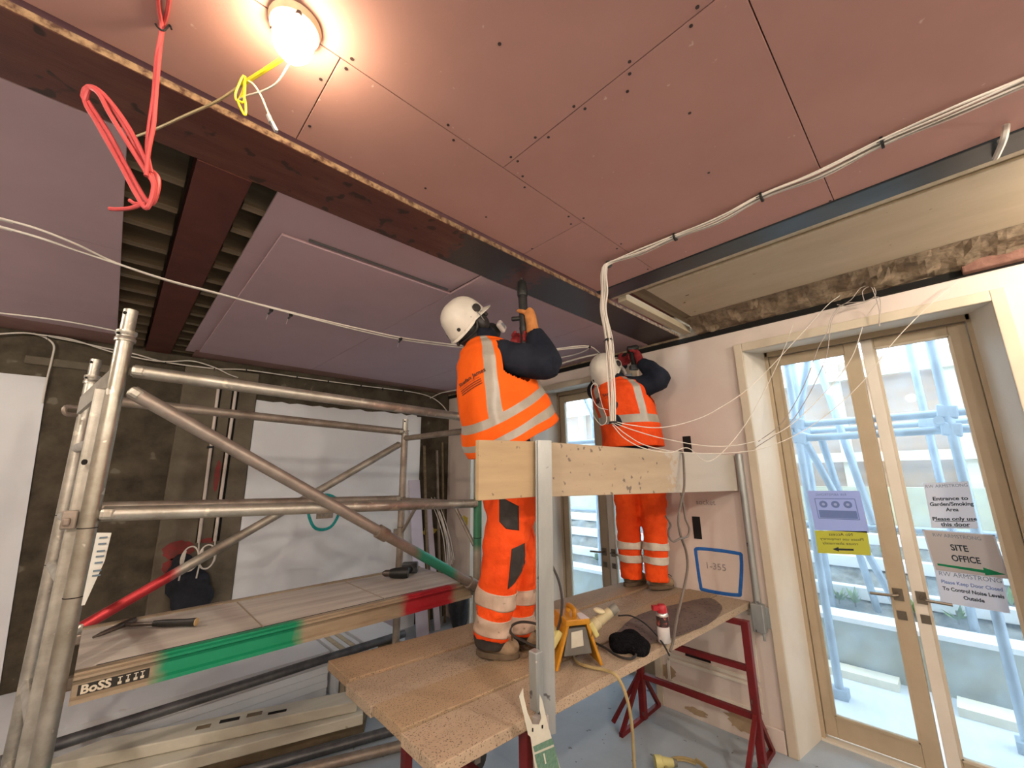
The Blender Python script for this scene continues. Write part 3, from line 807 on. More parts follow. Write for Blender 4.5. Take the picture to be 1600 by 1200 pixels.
# claw hammer on the deck
M_tool = mat('tool_black', (0.010, 0.010, 0.009), (0.022, 0.02, 0.018), rough=0.5, scale=30)
M_toolsteel = mat('tool_steel', (0.16, 0.13, 0.11), (0.10, 0.085, 0.075), rough=0.4, metal=0.8, scale=25)
ham = thing('claw_hammer', (0.2, 2.45, DZ), 'black handled claw hammer lying on the tower deck', 'hammer')
hx, hd2 = Vector((0.125, 2.50, DZ + 0.02)), Vector((0.77, -0.63, 0)).normalized()
MB().tube(spline([hx, hx + hd2 * 0.08, hx + hd2 * 0.13], 4), [0.008] * 9, 10).build('shaft', M_toolsteel, ham, smooth=True)
MB().tube(spline([hx + hd2 * 0.12, hx + hd2 * 0.17, hx + hd2 * 0.24, hx + hd2 * 0.29], 4), lerp_list([0.012, 0.015, 0.014, 0.017], 4), 12, flat=0.8).build('grip', M_tool, ham, smooth=True)
MB().lathe([(0.008, 0), (0.016, 0.002), (0.016, 0.004), (0.006, 0.005)], hx + hd2 * 0.288, axis=hd2, seg=12).build('grip_end', mat('timber_end', (0.55, 0.38, 0.18), rough=0.7), ham, smooth=True)
sd = Vector((-0.63, -0.77, 0)).normalized()
MB().tube(spline([hx - sd * 0.055, hx - sd * 0.03, hx, hx + sd * 0.03, hx + sd * 0.07 - hd2 * 0.015 + UP * -0.006, hx + sd * 0.10 - hd2 * 0.03 + UP * -0.012], 3), lerp_list([0.014, 0.014, 0.013, 0.011, 0.009, 0.004], 3), 10).build('head', M_toolsteel, ham, smooth=True)

# cordless drill lying on the deck
def cordless(loc, ang, label):
    c, s = math.cos(ang), math.sin(ang)
    X = Vector((c, s, 0)); Y = Vector((-s, c, 0)); o = Vector(loc)
    r = thing('cordless_drill', loc, label, 'drill')
    MB().tube([o + X * -0.06 + UP * 0.033, o + X * -0.03 + UP * 0.033, o + X * 0.02 + UP * 0.033, o + X * 0.05 + UP * 0.033], [0.030, 0.033, 0.030, 0.024], 16).build('motor_housing', M_tool, r, smooth=True)
    MB().tube([o + X * 0.05 + UP * 0.033, o + X * 0.08 + UP * 0.033, o + X * 0.095 + UP * 0.033], [0.02, 0.019, 0.01], 14).build('chuck', M_toolsteel, r, smooth=True)
    MB().tube(spline([o + X * -0.03 + UP * 0.033, o + X * -0.035 - Y * 0.06 + UP * 0.03, o + X * -0.05 - Y * 0.12 + UP * 0.028], 4), 0.018, 12).build('grip', M_tool, r, smooth=True)
    MB().obox(o + X * -0.045 - Y * 0.15 + UP * 0.032, X * 0.05, Y * 0.03, UP * 0.032).build('battery', mat('battery_grey', (0.07, 0.075, 0.08), (0.03, 0.03, 0.035), rough=0.4, scale=30), r, bevel=0.008)
    return r
cordless((1.36, 2.44, DZ), 2.45, 'black cordless drill lying on the tower deck')

# ---------------------------------------------------------------- boards stored under the tower
M_sheet = mat('white_board_face', (0.66, 0.68, 0.70), (0.58, 0.60, 0.62), rough=0.75, scale=2, lo=0.3, hi=0.7, speck=((0.50, 0.47, 0.42), 7, 0.72))
M_sheet2 = mat('white_board_face_mauve', (0.50, 0.46, 0.53), (0.44, 0.40, 0.47), rough=0.75, scale=2)
k = 0
for (x0, x1, y0, y1, zt, n) in ((-1.2, 1.40, 3.50, 4.30, 0.30, 6),):
    for i in range(n):
        z1 = zt - i * 0.05
        MB().box((x0 + random.uniform(-.02, .02), y0 + 0.002 * i, z1 - 0.048), (x1 + random.uniform(-.004, .004), y1, z1)).build('plasterboard_sheet', M_sheet, label='white plasterboard sheet in the flat stack under the tower, layer %s from the top' % ('first', 'second', 'third', 'fourth', 'fifth', 'sixth')[i], cat='board', group='plasterboard sheets stacked under the tower')
for i in range(5):
    x = 1.425 + i * 0.048
    MB().box((x, 3.44, 0.0), (x + 0.036, 4.28, 0.30 - 0.005 * i)).build('timber_batten', M_batten if i % 2 else M_sheet, label='%s pale batten on edge beside the plasterboard stack, counted from the stack' % ('first', 'second', 'third', 'fourth', 'fifth')[i], cat='batten', group='battens beside the plasterboard stack')
MB().box((1.69, 3.46, 0.0), (2.02, 4.2, 0.28)).build('foam_block', M_sheet, label='pale slab at the right end of the plasterboard stack', cat='slab', bevel=0.006)
MB().prism([(1.95, 4.33, 0.0), (2.40, 4.33, 0.0), (2.40, 4.33, 0.50), (1.95, 4.33, 0.50)], (0, -0.015, 0)).build('plasterboard_offcut', M_sheet2, label='mauve plasterboard offcut leaning at the far wall foot', cat='board')
MB().tube([(-0.6, 3.24, 0.33), (1.90, 3.27, 0.35)], 0.028, 16).build('steel_tube', mat('dark_steel_tube', (0.085, 0.085, 0.09), (0.15, 0.15, 0.15), rough=0.45, metal=0.6, scale=12), label='long dark steel tube lying in front of the plasterboard stack', cat='tube', smooth=True)
for x in (-0.45, 1.75):
    MB().box((x - 0.05, 3.18, 0.0), (x + 0.05, 3.32, 0.30 if x < 1 else 0.318)).build('timber_block', M_joist, label='timber block under the %s end of the dark tube' % ('left' if x < 0 else 'right'), cat='block', bevel=0.004)
M_cream = mat('cream_painted_board', (0.60, 0.57, 0.47), (0.50, 0.47, 0.38), rough=0.6, scale=3, stretch=(0.4, 4, 4), speck=((0.36, 0.30, 0.20), 12, 0.72))
def slab(pts, z0, z1, name, m, label, cat):
    return MB().prism([(x, y, z0) for x, y in pts], (0, 0, z1 - z0)).build(name, m, label=label, cat=cat, bevel=0.006)
b1 = slab([(-0.12, 3.415), (1.34, 2.85), (1.40, 3.0), (0.17, 3.48)], 0.14, 0.20, 'painted_board', M_cream, 'cream painted board with cut-outs on top of the floor pile', 'board')
b2 = slab([(-0.3, 3.32), (1.36, 2.80), (1.42, 2.95), (-0.22, 3.48)], 0.08, 0.138, 'painted_board', M_cream, 'cream painted board lying under the cut-out board', 'board')
b3 = slab([(-0.2, 3.34), (1.40, 2.86), (1.5, 3.02), (-0.12, 3.49)], 0.0, 0.078, 'painted_board', M_joist, 'brown timber lying lowest in the floor pile', 'board')
def on_board(t, w, h, par, m, off=0.0):
    a, b = Vector((-0.6, 3.60, 0.2)), Vector((1.34, 2.85, 0.2))
    d = (b - a).normalized(); n = Vector((-d.y, d.x, 0))
    c = a.lerp(b, t) + n * (0.07 + off)
    MB().obox(c + UP * 0.0008, d * w, n * h, UP * 0.0008).build('cut_out', m, par)
on_board(0.60, 0.035, 0.02, b1, M_joist); on_board(0.66, 0.05, 0.018, b1, M_dark, 0.02); on_board(0.72, 0.04, 0.02, b1, M_joist, 0.03); on_board(0.78, 0.05, 0.014, b1, M_dark, 0.0)
MB().tube([(-0.1, 3.20, 0.028), (1.52, 2.70, 0.028)], 0.028, 14).build('steel_tube', MATS['dark_steel_tube'], label='grey tube lying on the floor in front of the cream boards', cat='tube', smooth=True)
MB().tube([(0.35, 2.98, 0.028), (1.50, 2.52, 0.028)], 0.028, 14).build('steel_tube', M_alu2, label='dull tube lying on the floor nearest the trestle platform', cat='tube', smooth=True)
# things leaning in the far corner
for i, (x0, x1, tz, m) in enumerate(((2.46, 2.60, 1.55, M_sheet2), (2.70, 2.77, 1.25, M_sheet2), (2.64, 2.665, 1.95, M_joist), (2.82, 2.845, 1.9, M_alu2), (2.90, 2.92, 2.0, M_joist))):
    MB().prism([(x0, 3.98 + 0.04 * i, 0), (x1, 3.98 + 0.04 * i, 0), (x1 + 0.02, 4.30, tz), (x0 + 0.02, 4.30, tz)], (0, 0.02, 0)).build('leaning_strip', m, label=('wide mauve plasterboard strip leaning in the far corner', 'narrow mauve plasterboard strip leaning in the far corner', 'thin brown lath leaning in the far corner', 'thin metal strip leaning in the far corner', 'brown lath leaning closest to the garden wall corner')[i], cat='strip')
M_bag = mat('black_sack', (0.01, 0.01, 0.011), (0.025, 0.025, 0.028), rough=0.4, scale=30, bump=0.4, bscale=30)
MB().ball((2.86, 3.82, 0.28), 0.11, 0.11, 0.28, 14, 10, jit=0.1).build('rubble_sack', M_bag, label='black rubble sack standing in the far corner', cat='sack', smooth=True)
wl = thing('cable_bunch', (2.86, 4.0, 0.5), 'bunch of white cable tails hanging in the far corner', 'cable')
for i in range(7):
    x = 2.80 + i * 0.016
    MB().tube(spline([(x, 4.348, 1.30 + 0.05 * math.sin(i * 2.1)), (x + 0.02 * math.sin(i), 4.2, 1.15), (x + 0.02 * math.sin(i), 4.05, 0.9), (x + 0.02, 4.0, 0.55 + 0.02 * i)], 4), 0.004, 6).build('cable_tail', mat('white_pvc', (0.68, 0.65, 0.60), rough=0.5), wl)

# ---------------------------------------------------------------- trestle platform
M_plank = mat('scaffold_plank', (0.44, 0.325, 0.215), (0.34, 0.24, 0.15), rough=0.8, scale=2.4, stretch=(0.45, 3, 3), bump=0.12, bscale=90, speck=((0.15, 0.10, 0.065), 190, 0.60))
M_plankdirt = mat('scaffold_plank_dirty', (0.33, 0.245, 0.17), (0.20, 0.145, 0.105), rough=0.85, scale=3.0, stretch=(0.6, 2, 2), bump=0.12, bscale=90, speck=((0.07, 0.05, 0.04), 60, 0.63))
PLK = [mat('scaffold_plank_%s' % n_, tuple(v * k_ for v in c_), tuple(v * k_ * 0.78 for v in c_), rough=0.8, scale=2.4, stretch=(0.45, 3, 3), bump=0.12, bscale=90, speck=((0.14, 0.095, 0.06), 190, 0.60 + d_)) for n_, c_, k_, d_ in (('pale', (0.45, 0.34, 0.235), 1.0, 0.0), ('warm', (0.43, 0.305, 0.185), 0.92, -0.01), ('dusty', (0.44, 0.335, 0.235), 0.93, -0.015), ('brown', (0.41, 0.28, 0.17), 0.9, 0.0))]
PT = 0.80
YL = [1.13, 1.349, 1.557, 1.796, 2.045]; YR = [0.998, 1.2, 1.40, 1.60, 1.80]
XL = [0.779, 0.789, 0.785, 0.806]
names = ('nearest the viewer, beside the guard post', 'second from the viewer', 'third from the viewer', 'furthest from the viewer, beside the tower')
for i in range(4):
    g = 0.005
    ztop = PT + (0.000, 0.004, -0.003, 0.005)[i]
    pts = [(XL[i], YL[i] + g), (3.03, YR[i] + g), (3.03, YR[i + 1] - g), (XL[i] + 0.004, YL[i + 1] - g)]
    pb = MB()
    n = 14
    vs = []; fs = []
    for k in range(n + 1):
        t = k / n
        for (q, z) in ((0, ztop - 0.038), (0, ztop), (1, ztop), (1, ztop - 0.038)):
            a = Vector((*pts[0], 0)).lerp(Vector((*pts[1], 0)), t); b = Vector((*pts[3], 0)).lerp(Vector((*pts[2], 0)), t)
            p = a if q == 0 else b
            vs.append((p.x, p.y, z + 0.002 * math.sin(t * 5 + i)))
    for k in range(n):
        for j in range(4):
            j2 = (j + 1) % 4
            fs.append((k*4 + j, k*4 + j2, (k+1)*4 + j2, (k+1)*4 + j))
    fs += [(3, 2, 1, 0), (n*4, n*4+1, n*4+2, n*4+3)]
    pb.add(vs, fs)
    pb.build('scaffold_board', PLK[i], label='dusty timber scaffold board of the platform, ' + names[i], cat='scaffold board', group='scaffold boards of the trestle platform', bevel=0.003)
# thin dark patch laid over the right part of the boards
M_patch = mat('dark_patch_tone', (0.095, 0.065, 0.055), (0.15, 0.105, 0.085), rough=0.85, scale=6, speck=((0.04, 0.03, 0.03), 50, 0.62))
dp = []
for k in range(30):
    a = 2 * math.pi * k / 30
    dp.append((2.36 + 0.52 * math.cos(a) * (1 + 0.06 * math.sin(5 * a)), 1.19 + 0.155 * math.sin(a) * (1 + 0.08 * math.sin(4 * a + 1)) - 0.03 * math.cos(a), PT + 0.0055))
MB().prism(dp, (0, 0, 0.002)).build('dark_patch', M_patch, label='dark flat patch on the right part of the platform', cat='mat')

M_red = mat('trestle_red', (0.19, 0.012, 0.014), (0.13, 0.01, 0.01), rough=0.45, metal=0.2, scale=10, speck=((0.10, 0.06, 0.05), 25, 0.70))
M_galv = mat('galvanised_steel', (0.40, 0.42, 0.41), (0.32, 0.34, 0.33), rough=0.42, metal=0.55, scale=7, stretch=(2, 2, 0.5), speck=((0.12, 0.12, 0.12), 22, 0.72))
def trestle(x, y0, y1, label):
    r = thing('trestle', (x, (y0 + y1) / 2, 0), label, 'trestle', 'red steel trestles under the platform')
    for y in (y0, y1):
        b = MB().box((x - 0.02, y - 0.02, 0.02), (x + 0.02, y + 0.02, 0.76)).build('leg', M_red, r, bevel=0.003)
        for s in (-1, 1):
            MB().bar((x, y, 0.30), (x + s * 0.24, y + 0.02, 0.012), 0.022, 0.022, up=(0, 1, 0)).build('strut', M_red, b)
        MB().bar((x - 0.25, y + 0.02, 0.012), (x + 0.25, y + 0.02, 0.012), 0.024, 0.024).build('foot', M_red, b)
    for z, h in ((0.275, 0.03), (0.511, 0.03), (0.745, 0.028)):
        MB().bar((x, y0, z), (x, y1, z), 0.028, h).build('rail', M_red, r)
    MB().bar((x, y1, 0.30), (x - 0.18, y1 + 0.12, 0.02), 0.02, 0.02).build('strut', M_red, r)
    return r
trestle(2.76, 0.955, 1.655, 'red steel trestle under the platform end at the garden wall')
trestle(1.14, 1.135, 1.90, 'red steel trestle under the near end of the platform')

# guard posts and boards
M_gply = mat('guard_board_ply', (0.46, 0.335, 0.19), (0.385, 0.275, 0.155), rough=0.7, scale=5, stretch=(0.5, 1, 4), speck=((0.20, 0.14, 0.09), 30, 0.70))
M_gply2 = mat('guard_board_dusty', (0.44, 0.345, 0.235), (0.37, 0.285, 0.195), rough=0.75, scale=4, stretch=(0.5, 1, 3), speck=((0.17, 0.135, 0.11), 24, 0.655))
zone_paint(M_gply2, 0, [(0.28, 2.0, (0.43, 0.385, 0.33))], 0.45)
def quad_board(p0, p1, z0, z1, th, name, m, label):
    a, b = Vector(p0), Vector(p1)
    d = (b - a).normalized(); n = Vector((-d.y, d.x, 0)) * th
    return MB().prism([(a.x, a.y, z0[0]), (b.x, b.y, z1[0]), (b.x, b.y, z1[1]), (a.x, a.y, z0[1])], n).build(name, m, label=label, cat='guard board', bevel=0.002)
quad_board((1.235, 1.118, 0), (3.02, 0.985, 0), (1.512, 1.728), (1.475, 1.706), 0.022, 'guard_board', M_gply2, 'long dusty plywood guard board running to the garden wall')
quad_board((0.935, 1.145, 0), (1.232, 1.122, 0), (1.512, 1.722), (1.514, 1.728), 0.022, 'guard_board', M_gply, 'short yellow plywood guard board left of the guard post')
gp = thing('guard_post', (1.2, 1.10, 0.1), 'galvanised steel guard post carrying a plastic tag at its foot', 'guard post')
px, py = 1.19, 1.098
MB().prism([(px - 0.024, py + 0.0, 0.735), (px + 0.03, py - 0.024, 0.735), (px + 0.034, py - 0.020, 0.735), (px + 0.03, py + 0.012, 0.735), (px + 0.026, py + 0.012, 0.735), (px + 0.026, py - 0.018, 0.735), (px - 0.02, py + 0.004, 0.735)], (0.028, 0.0, 0.995)).build('channel', M_galv, gp)
MB().prism([(px - 0.026, py + 0.01, 0.80), (px + 0.024, py - 0.016, 0.80), (px + 0.026, py - 0.010, 0.80), (px - 0.022, py + 0.016, 0.80)], (0.028, 0, 0.93)).build('back_plate', M_galv, gp)
MB().box((px - 0.052, py - 0.018, 0.82), (px - 0.018, py + 0.02, 1.0)).build('socket', M_galv, gp, bevel=0.004)
MB().box((px - 0.042, py - 0.02, 0.12), (px + 0.002, py + 0.02, 0.80)).build('lower_post', mat('post_red_white', (0.40, 0.36, 0.33), (0.33, 0.29, 0.27), rough=0.6, scale=10), gp, bevel=0.003)
zone_paint(MATS['post_red_white'], 2, [(-1.0, 0.14, (0.22, 0.015, 0.018))], 0.01)
gp2 = thing('guard_post', (2.99, 0.965, 0.55), 'galvanised steel guard post at the garden wall end', 'guard post')
MB().pipe((3.005, 0.955, 0.66), (3.02, 0.955, 1.715), 0.021, 0.003, 18).build('tube', M_galv, gp2, smooth=True)
MB().box((2.975, 0.92, 0.64), (3.03, 0.99, 0.80)).build('clamp', M_galv, gp2, bevel=0.006)
MB().box((3.03, 0.90, 0.66), (3.045, 0.94, 0.78)).build('clamp_plate', M_galv, gp2, bevel=0.004)
MB().tube([(2.985, 0.935, 0.64), (2.985, 0.935, 0.60)], 0.007, 8).build('bolt', M_galv, gp2)
# inspection tag
M_tagw = mat('tag_ivory', (0.62, 0.60, 0.50), (0.55, 0.52, 0.43), rough=0.5, scale=14)
it = thing('inspection_tag', (1.2, 1.06, 0.6), 'ivory plastic inspection tag with green printed panel on the guard post foot', 'tag')
TN = Vector((-0.3, -0.95, 0))
def strip(pts, m, l, th=0.002, name='plate'):
    return MB().prism([Vector(p) + TN * l for p in pts], -TN * th).build(name, m, it)
strip([(1.067, 1.045, 0.797), (1.155, 1.045, 0.782), (1.160, 1.045, 0.770), (1.203, 1.045, 0.656), (1.228, 1.045, 0.587), (1.108, 1.045, 0.627), (1.084, 1.045, 0.706)], M_tagw, 0.0)
strip([(1.037, 1.045, 0.939), (1.019, 1.045, 0.922), (1.038, 1.045, 0.865), (1.056, 1.045, 0.805), (1.067, 1.045, 0.794), (1.154, 1.045, 0.778), (1.149, 1.045, 0.798), (1.124, 1.045, 0.878), (1.113, 1.045, 0.897), (1.111, 1.045, 0.857), (1.119, 1.045, 0.827), (1.106, 1.045, 0.814), (1.077, 1.045, 0.825), (1.055, 1.045, 0.866), (1.039, 1.045, 0.917)], M_tagw, 0.001, name='yoke')
M_tagg = mat('tag_green', (0.07, 0.16, 0.11), (0.14, 0.25, 0.18), rough=0.6, scale=90)
strip([(1.078, 1.045, 0.765), (1.166, 1.045, 0.754), (1.175, 1.045, 0.734), (1.083, 1.045, 0.748)], M_tagg, 0.0026, 0.001, name='print_panel')
strip([(1.083, 1.045, 0.741), (1.177, 1.045, 0.726), (1.216, 1.045, 0.599), (1.114, 1.045, 0.634)], M_tagg, 0.0026, 0.001, name='print_panel')
strip([(1.121, 1.045, 0.729), (1.127, 1.045, 0.728), (1.135, 1.045, 0.697), (1.129, 1.045, 0.698)], M_tagw, 0.0036, 0.001, name='print_panel')
for q in (((1.074, 1.045, 0.817), (1.079, 1.045, 0.815), (1.079, 1.045, 0.805), (1.073, 1.045, 0.807)), ((1.118, 1.045, 0.809), (1.125, 1.045, 0.807), (1.124, 1.045, 0.797), (1.118, 1.045, 0.799))):
    strip(q, M_dark, 0.0026, 0.001, name='slot')

# ---------------------------------------------------------------- things standing on the platform
M_yel = mat('transformer_yellow', (0.52, 0.235, 0.012), (0.42, 0.18, 0.01), rough=0.45, scale=12, speck=((0.12, 0.06, 0.02), 28, 0.71))
M_yel2 = mat('socket_yellow', (0.62, 0.56, 0.22), (0.52, 0.47, 0.20), rough=0.45, scale=12)
M_grey = mat('transformer_grey', (0.16, 0.155, 0.14), (0.12, 0.115, 0.105), rough=0.5, scale=10)
tz = PT + 0.008
A_, B_, C_ = Vector((1.489, 1.373, 0.808)), Vector((1.428, 1.248, 0.808)), Vector((1.613, 1.141, 0.808))
U_ = (C_ - B_); Wd = (A_ - B_)
Wd = Wd - U_.normalized() * Wd.dot(U_.normalized()); Wd = Wd.normalized() * 0.15
tr = thing('site_transformer', tuple((B_ + C_ + Wd) / 2), 'yellow and grey site transformer standing on the platform', 'transformer')
def tq(u, w, h):
    return B_ + U_ * u + Wd * w + UP * h
H_ = 0.175
MB().prism([tq(0.20, 0.08, 0.045), tq(0.80, 0.08, 0.045), tq(0.70, 0.08, 0.15), tq(0.30, 0.08, 0.15)], Wd * 0.84).build('body', M_grey, tr, bevel=0.004)
for (u0, u1, v0, v1) in ((0.0, 0.06, 0.28, 0.34), (1.0, 0.94, 0.72, 0.66)):
    MB().prism([tq(u0, 0, 0), tq(u1, 0, 0), tq(v1, 0, H_), tq(v0, 0, H_)], Wd * 1.0).build('side_panel', M_yel, tr, bevel=0.003)
MB().prism([tq(0.24, -0.02, H_ - 0.012), tq(0.76, -0.02, H_ - 0.012), tq(0.75, -0.02, H_ + 0.012), tq(0.25, -0.02, H_ + 0.012)], Wd * 1.04).build('top_panel', M_yel, tr, bevel=0.004)
MB().tube(spline([tq(0.5, 0.25, H_ + 0.01), tq(0.5, 0.25, H_ + 0.035), tq(0.5, 0.5, H_ + 0.042), tq(0.5, 0.75, H_ + 0.035), tq(0.5, 0.75, H_ + 0.01)], 4), 0.011, 10).build('handle', M_yel, tr, smooth=True)
lb = MB().prism([tq(0.36, 0.07, 0.075), tq(0.62, 0.07, 0.08), tq(0.61, 0.07, 0.14), tq(0.37, 0.07, 0.135)], Wd * 0.006)
lb.build('rating_label', M_tagw, tr)
MB().prism([tq(0.55, -0.03, H_ + 0.0125), tq(0.74, -0.03, H_ + 0.0125), tq(0.72, 0.5, H_ + 0.0125), tq(0.60, 0.5, H_ + 0.0125)], (0, 0, 0.0008)).build('top_sticker', mat('sticker_pale', (0.60, 0.50, 0.46), rough=0.5), tr)
un = U_.normalized()
pa = tq(0.13, 0.4, 0.10)
pd = (-un * 0.75 + UP * 0.55).normalized()
MB().obox(pa + pd * 0.012, pd * 0.014, Wd.normalized() * 0.036, pd.cross(Wd.normalized()) * 0.036).build('socket_plate', M_yel2, tr, bevel=0.006)
MB().tube([pa + pd * 0.02, pa + pd * 0.05, pa + pd * 0.055, pa + pd * 0.10], [0.026, 0.026, 0.022, 0.018], 16).build('plug', M_yel2, tr, smooth=True)
pb_ = tq(0.90, 0.5, 0.12)
pd2 = (un * 0.8 + UP * 0.45).normalized()
MB().obox(pb_ + pd2 * 0.006, pd2 * 0.012, Wd.normalized() * 0.034, pd2.cross(Wd.normalized()) * 0.034).build('socket_plate', M_yel2, tr, bevel=0.006)
pl_ = MB().tube([pb_ + pd2 * 0.01, pb_ + pd2 * 0.045, pb_ + pd2 * 0.05, pb_ + pd2 * 0.12], [0.028, 0.028, 0.023, 0.021], 16)
pl_.build('plug', mat('plug_cream', (0.50, 0.43, 0.26), (0.43, 0.37, 0.22), rough=0.5, scale=20), tr, smooth=True)
MB().tube([pb_ + pd2 * 0.12, pb_ + pd2 * 0.155], [0.023, 0.020], 14).build('plug_gland', mat('plug_grey', (0.17, 0.165, 0.14), rough=0.5), tr, smooth=True)
MB().lathe([(0.0, 0), (0.024, 0.001), (0.026, 0.006), (0.020, 0.011), (0.0, 0.012)], pb_ + pd2 * 0.055 + UP * 0.036, axis=(0.1, -0.2, 1), seg=16).build('socket_cap', mat('cap_ivory', (0.66, 0.58, 0.36), rough=0.5), tr, smooth=True)

# spray can
can = thing('spray_can', (2.025, 1.075, 0.808), 'white and black spray can with red cap on the platform', 'spray can')
cx, cy, cz = can['_w']
MB().lathe([(0.027, 0), (0.029, 0.003), (0.029, 0.085), (0.0285, 0.087)], (cx, cy, cz), seg=24).build('can_body', mat('can_white', (0.66, 0.62, 0.60), (0.58, 0.55, 0.53), rough=0.35, scale=10), can, smooth=True)
MB().lathe([(0.0292, 0.070), (0.0293, 0.072), (0.0293, 0.113), (0.0292, 0.115)], (cx, cy, cz), seg=24).build('label_band', mat('can_print', (0.03, 0.02, 0.02), (0.42, 0.10, 0.08), rough=0.4, scale=45, lo=0.5, hi=0.6), can, smooth=True)
MB().lathe([(0.0288, 0.115), (0.0285, 0.122), (0.024, 0.130), (0.022, 0.131)], (cx, cy, cz), seg=24).build('shoulder', mat('can_metal', (0.6, 0.58, 0.56), rough=0.3, metal=0.8), can, smooth=True)
cp = MB().lathe([(0.024, 0.129), (0.025, 0.134), (0.022, 0.156), (0.016, 0.165), (0.0, 0.166)], (cx, cy, cz), seg=20)
cp.obox((cx - 0.02, cy + 0.018, cz + 0.150), Vector((0.014, -0.012, 0)), Vector((0.008, 0.01, 0)), Vector((0, 0, 0.010)))
cp.build('cap', mat('cap_red', (0.36, 0.012, 0.02), rough=0.4), can, smooth=True)

# black woolly hat / glove heap
wh = MB()
c0 = Vector((1.851, 1.156, 0.830))
for i in range(9):
    wh.ball(c0 + Vector((random.uniform(-.05, .05), random.uniform(-.06, .06), random.uniform(-0.012, 0.012))), 0.045, 0.05, 0.03, 14, 9, jit=0.05)
wh.ball(c0, 0.075, 0.10, 0.034, 16, 10)
wh.build('woolly_hat', mat('black_wool', (0.005, 0.005, 0.006), (0.012, 0.012, 0.014), rough=1.0, scale=80, bump=1.0, bscale=160, spec=0.05), label='black woolly hat lying beside the spray can', cat='hat', remesh=0.007)

# blue plastic bag behind the worker
bg = MB()
bc = Vector((1.86, 1.845, 0.87))
bg.ball(bc, 0.085, 0.05, 0.068, 14, 10, jit=0.12).ball(bc + Vector((0.0, 0.0, 0.07)), 0.055, 0.04, 0.06, 12, 8, jit=0.15).ball(bc + Vector((0.02, -0.01, 0.13)), 0.02, 0.02, 0.05, 10, 8, jit=0.2)
bg.build('plastic_bag', mat('blue_plastic', (0.012, 0.14, 0.33), (0.03, 0.24, 0.46), rough=0.3, scale=12, bump=0.6, bscale=30), label='crumpled blue plastic bag at the back edge of the platform', cat='bag', smooth=True)

# hanging dark jacket on the far wall
jk = MB()
for (x, z, rx, rz) in ((0.50, 0.96, 0.07, 0.07), (0.52, 0.88, 0.12, 0.09), (0.56, 0.79, 0.15, 0.12), (0.60, 0.68, 0.145, 0.14), (0.60, 0.55, 0.13, 0.12)):
    jk.ball((x, YF - 0.075, z), rx, 0.045, rz, 14, 10, jit=0.04)
jk.build('hanging_jacket', mat('navy_cloth', (0.012, 0.013, 0.018), (0.022, 0.024, 0.034), rough=0.9, scale=14, bump=0.3, bscale=40), label='dark navy jacket hanging on the brown plaster pier', cat='jacket', remesh=0.015, smooth_it=2)

# ---------------------------------------------------------------- garden and scaffold outside the doors
M_pave = mat('pale_paving', (0.55, 0.57, 0.58), (0.46, 0.48, 0.49), rough=0.85, scale=2)
M_render = mat('retaining_render', (0.40, 0.41, 0.35), (0.33, 0.33, 0.27), rough=0.9, scale=3)
M_coping = mat('coping_white', (0.74, 0.75, 0.74), rough=0.8)
M_soil = mat('dark_soil', (0.10, 0.095, 0.08), (0.26, 0.25, 0.21), rough=1.0, scale=14, bump=0.8, bscale=20)
M_hoard = mat('hoarding_ply', (0.50, 0.35, 0.24), (0.40, 0.28, 0.19), rough=0.85, scale=2.5, stretch=(1, 0.5, 4))
M_saw = mat('sawn_timber', (0.74, 0.68, 0.52), (0.66, 0.60, 0.45), rough=0.8, scale=5)
M_tubeg = mat('galvanised_tube', (0.36, 0.42, 0.48), (0.28, 0.33, 0.39), rough=0.45, metal=0.4, scale=6)
M_leaf = mat('leaf_green', (0.12, 0.20, 0.06), (0.20, 0.28, 0.10), rough=0.7, scale=20)
M_yelwall = mat('yellow_block_wall', (0.52, 0.50, 0.34), (0.44, 0.42, 0.29), rough=0.9, scale=4)
MB().box((3.46, -3.5, -0.15), (12, 9, -0.01)).build('ground', M_pave, kind='structure', label='pale paved ground outside the doors')
rw = MB().box((4.60, -3.5, -0.01), (4.80, 9, 0.37)).build('retaining_wall', M_render, label='low grey-green rendered retaining wall outside', cat='wall')
MB().box((4.57, -3.5, 0.37), (4.82, 9, 0.405)).build('coping', M_coping, rw)
# soil bank in steps
bk = MB()
nx, ny = 9, 60
vs = []; fs = []
for i in range(nx + 1):
    for j in range(ny + 1):
        x = 4.83 + i * 0.104; y = -3.4 + j * 0.2
        z = 0.30 + 0.72 * (i / nx) + random.uniform(-0.035, 0.035)
        vs.append((x, y, z))
for i in range(nx):
    for j in range(ny):
        a = i * (ny + 1) + j
        fs.append((a, a + ny + 1, a + ny + 2, a + 1))
b0 = len(vs)
bk.add(vs, fs)
bk.box((4.83, -3.4, -0.01), (5.765, 8.6, 0.26))
bk.build('soil_bank', M_soil, label='dark sloping soil bank above the retaining wall', cat='soil', smooth=True)
for (x, z, nm) in ((5.02, 0.52, 'lower'), (5.30, 0.74, 'middle'), (5.55, 0.93, 'upper')):
    MB().box((x, -3.3, z - 0.06), (x + 0.10, 8.5, z + 0.045)).build('sleeper', M_coping, label='%s pale timber sleeper stepping up the bank outside' % nm, cat='sleeper', bevel=0.006)
MB().box((5.78, -3.4, 0.0), (5.95, 8.6, 1.42)).build('block_wall', M_yelwall, label='yellowish block wall at the top of the bank', cat='wall')
hoard = thing('hoarding', (6.2, 1.5, 1.2), 'timber hoarding of plywood sheets and sawn posts beyond the garden', 'hoarding')
y = -3.3
while y < 8.4:
    MB().box((6.15, y + 0.005, 1.2), (6.17, y + 1.215, 2.86)).build('sheet', M_hoard, hoard)
    y += 1.22
for k in range(13):
    y = -3.0 + k * 0.93
    MB().box((6.05, y, 0.9), (6.15, y + 0.10, 2.86)).build('post', M_saw, hoard)
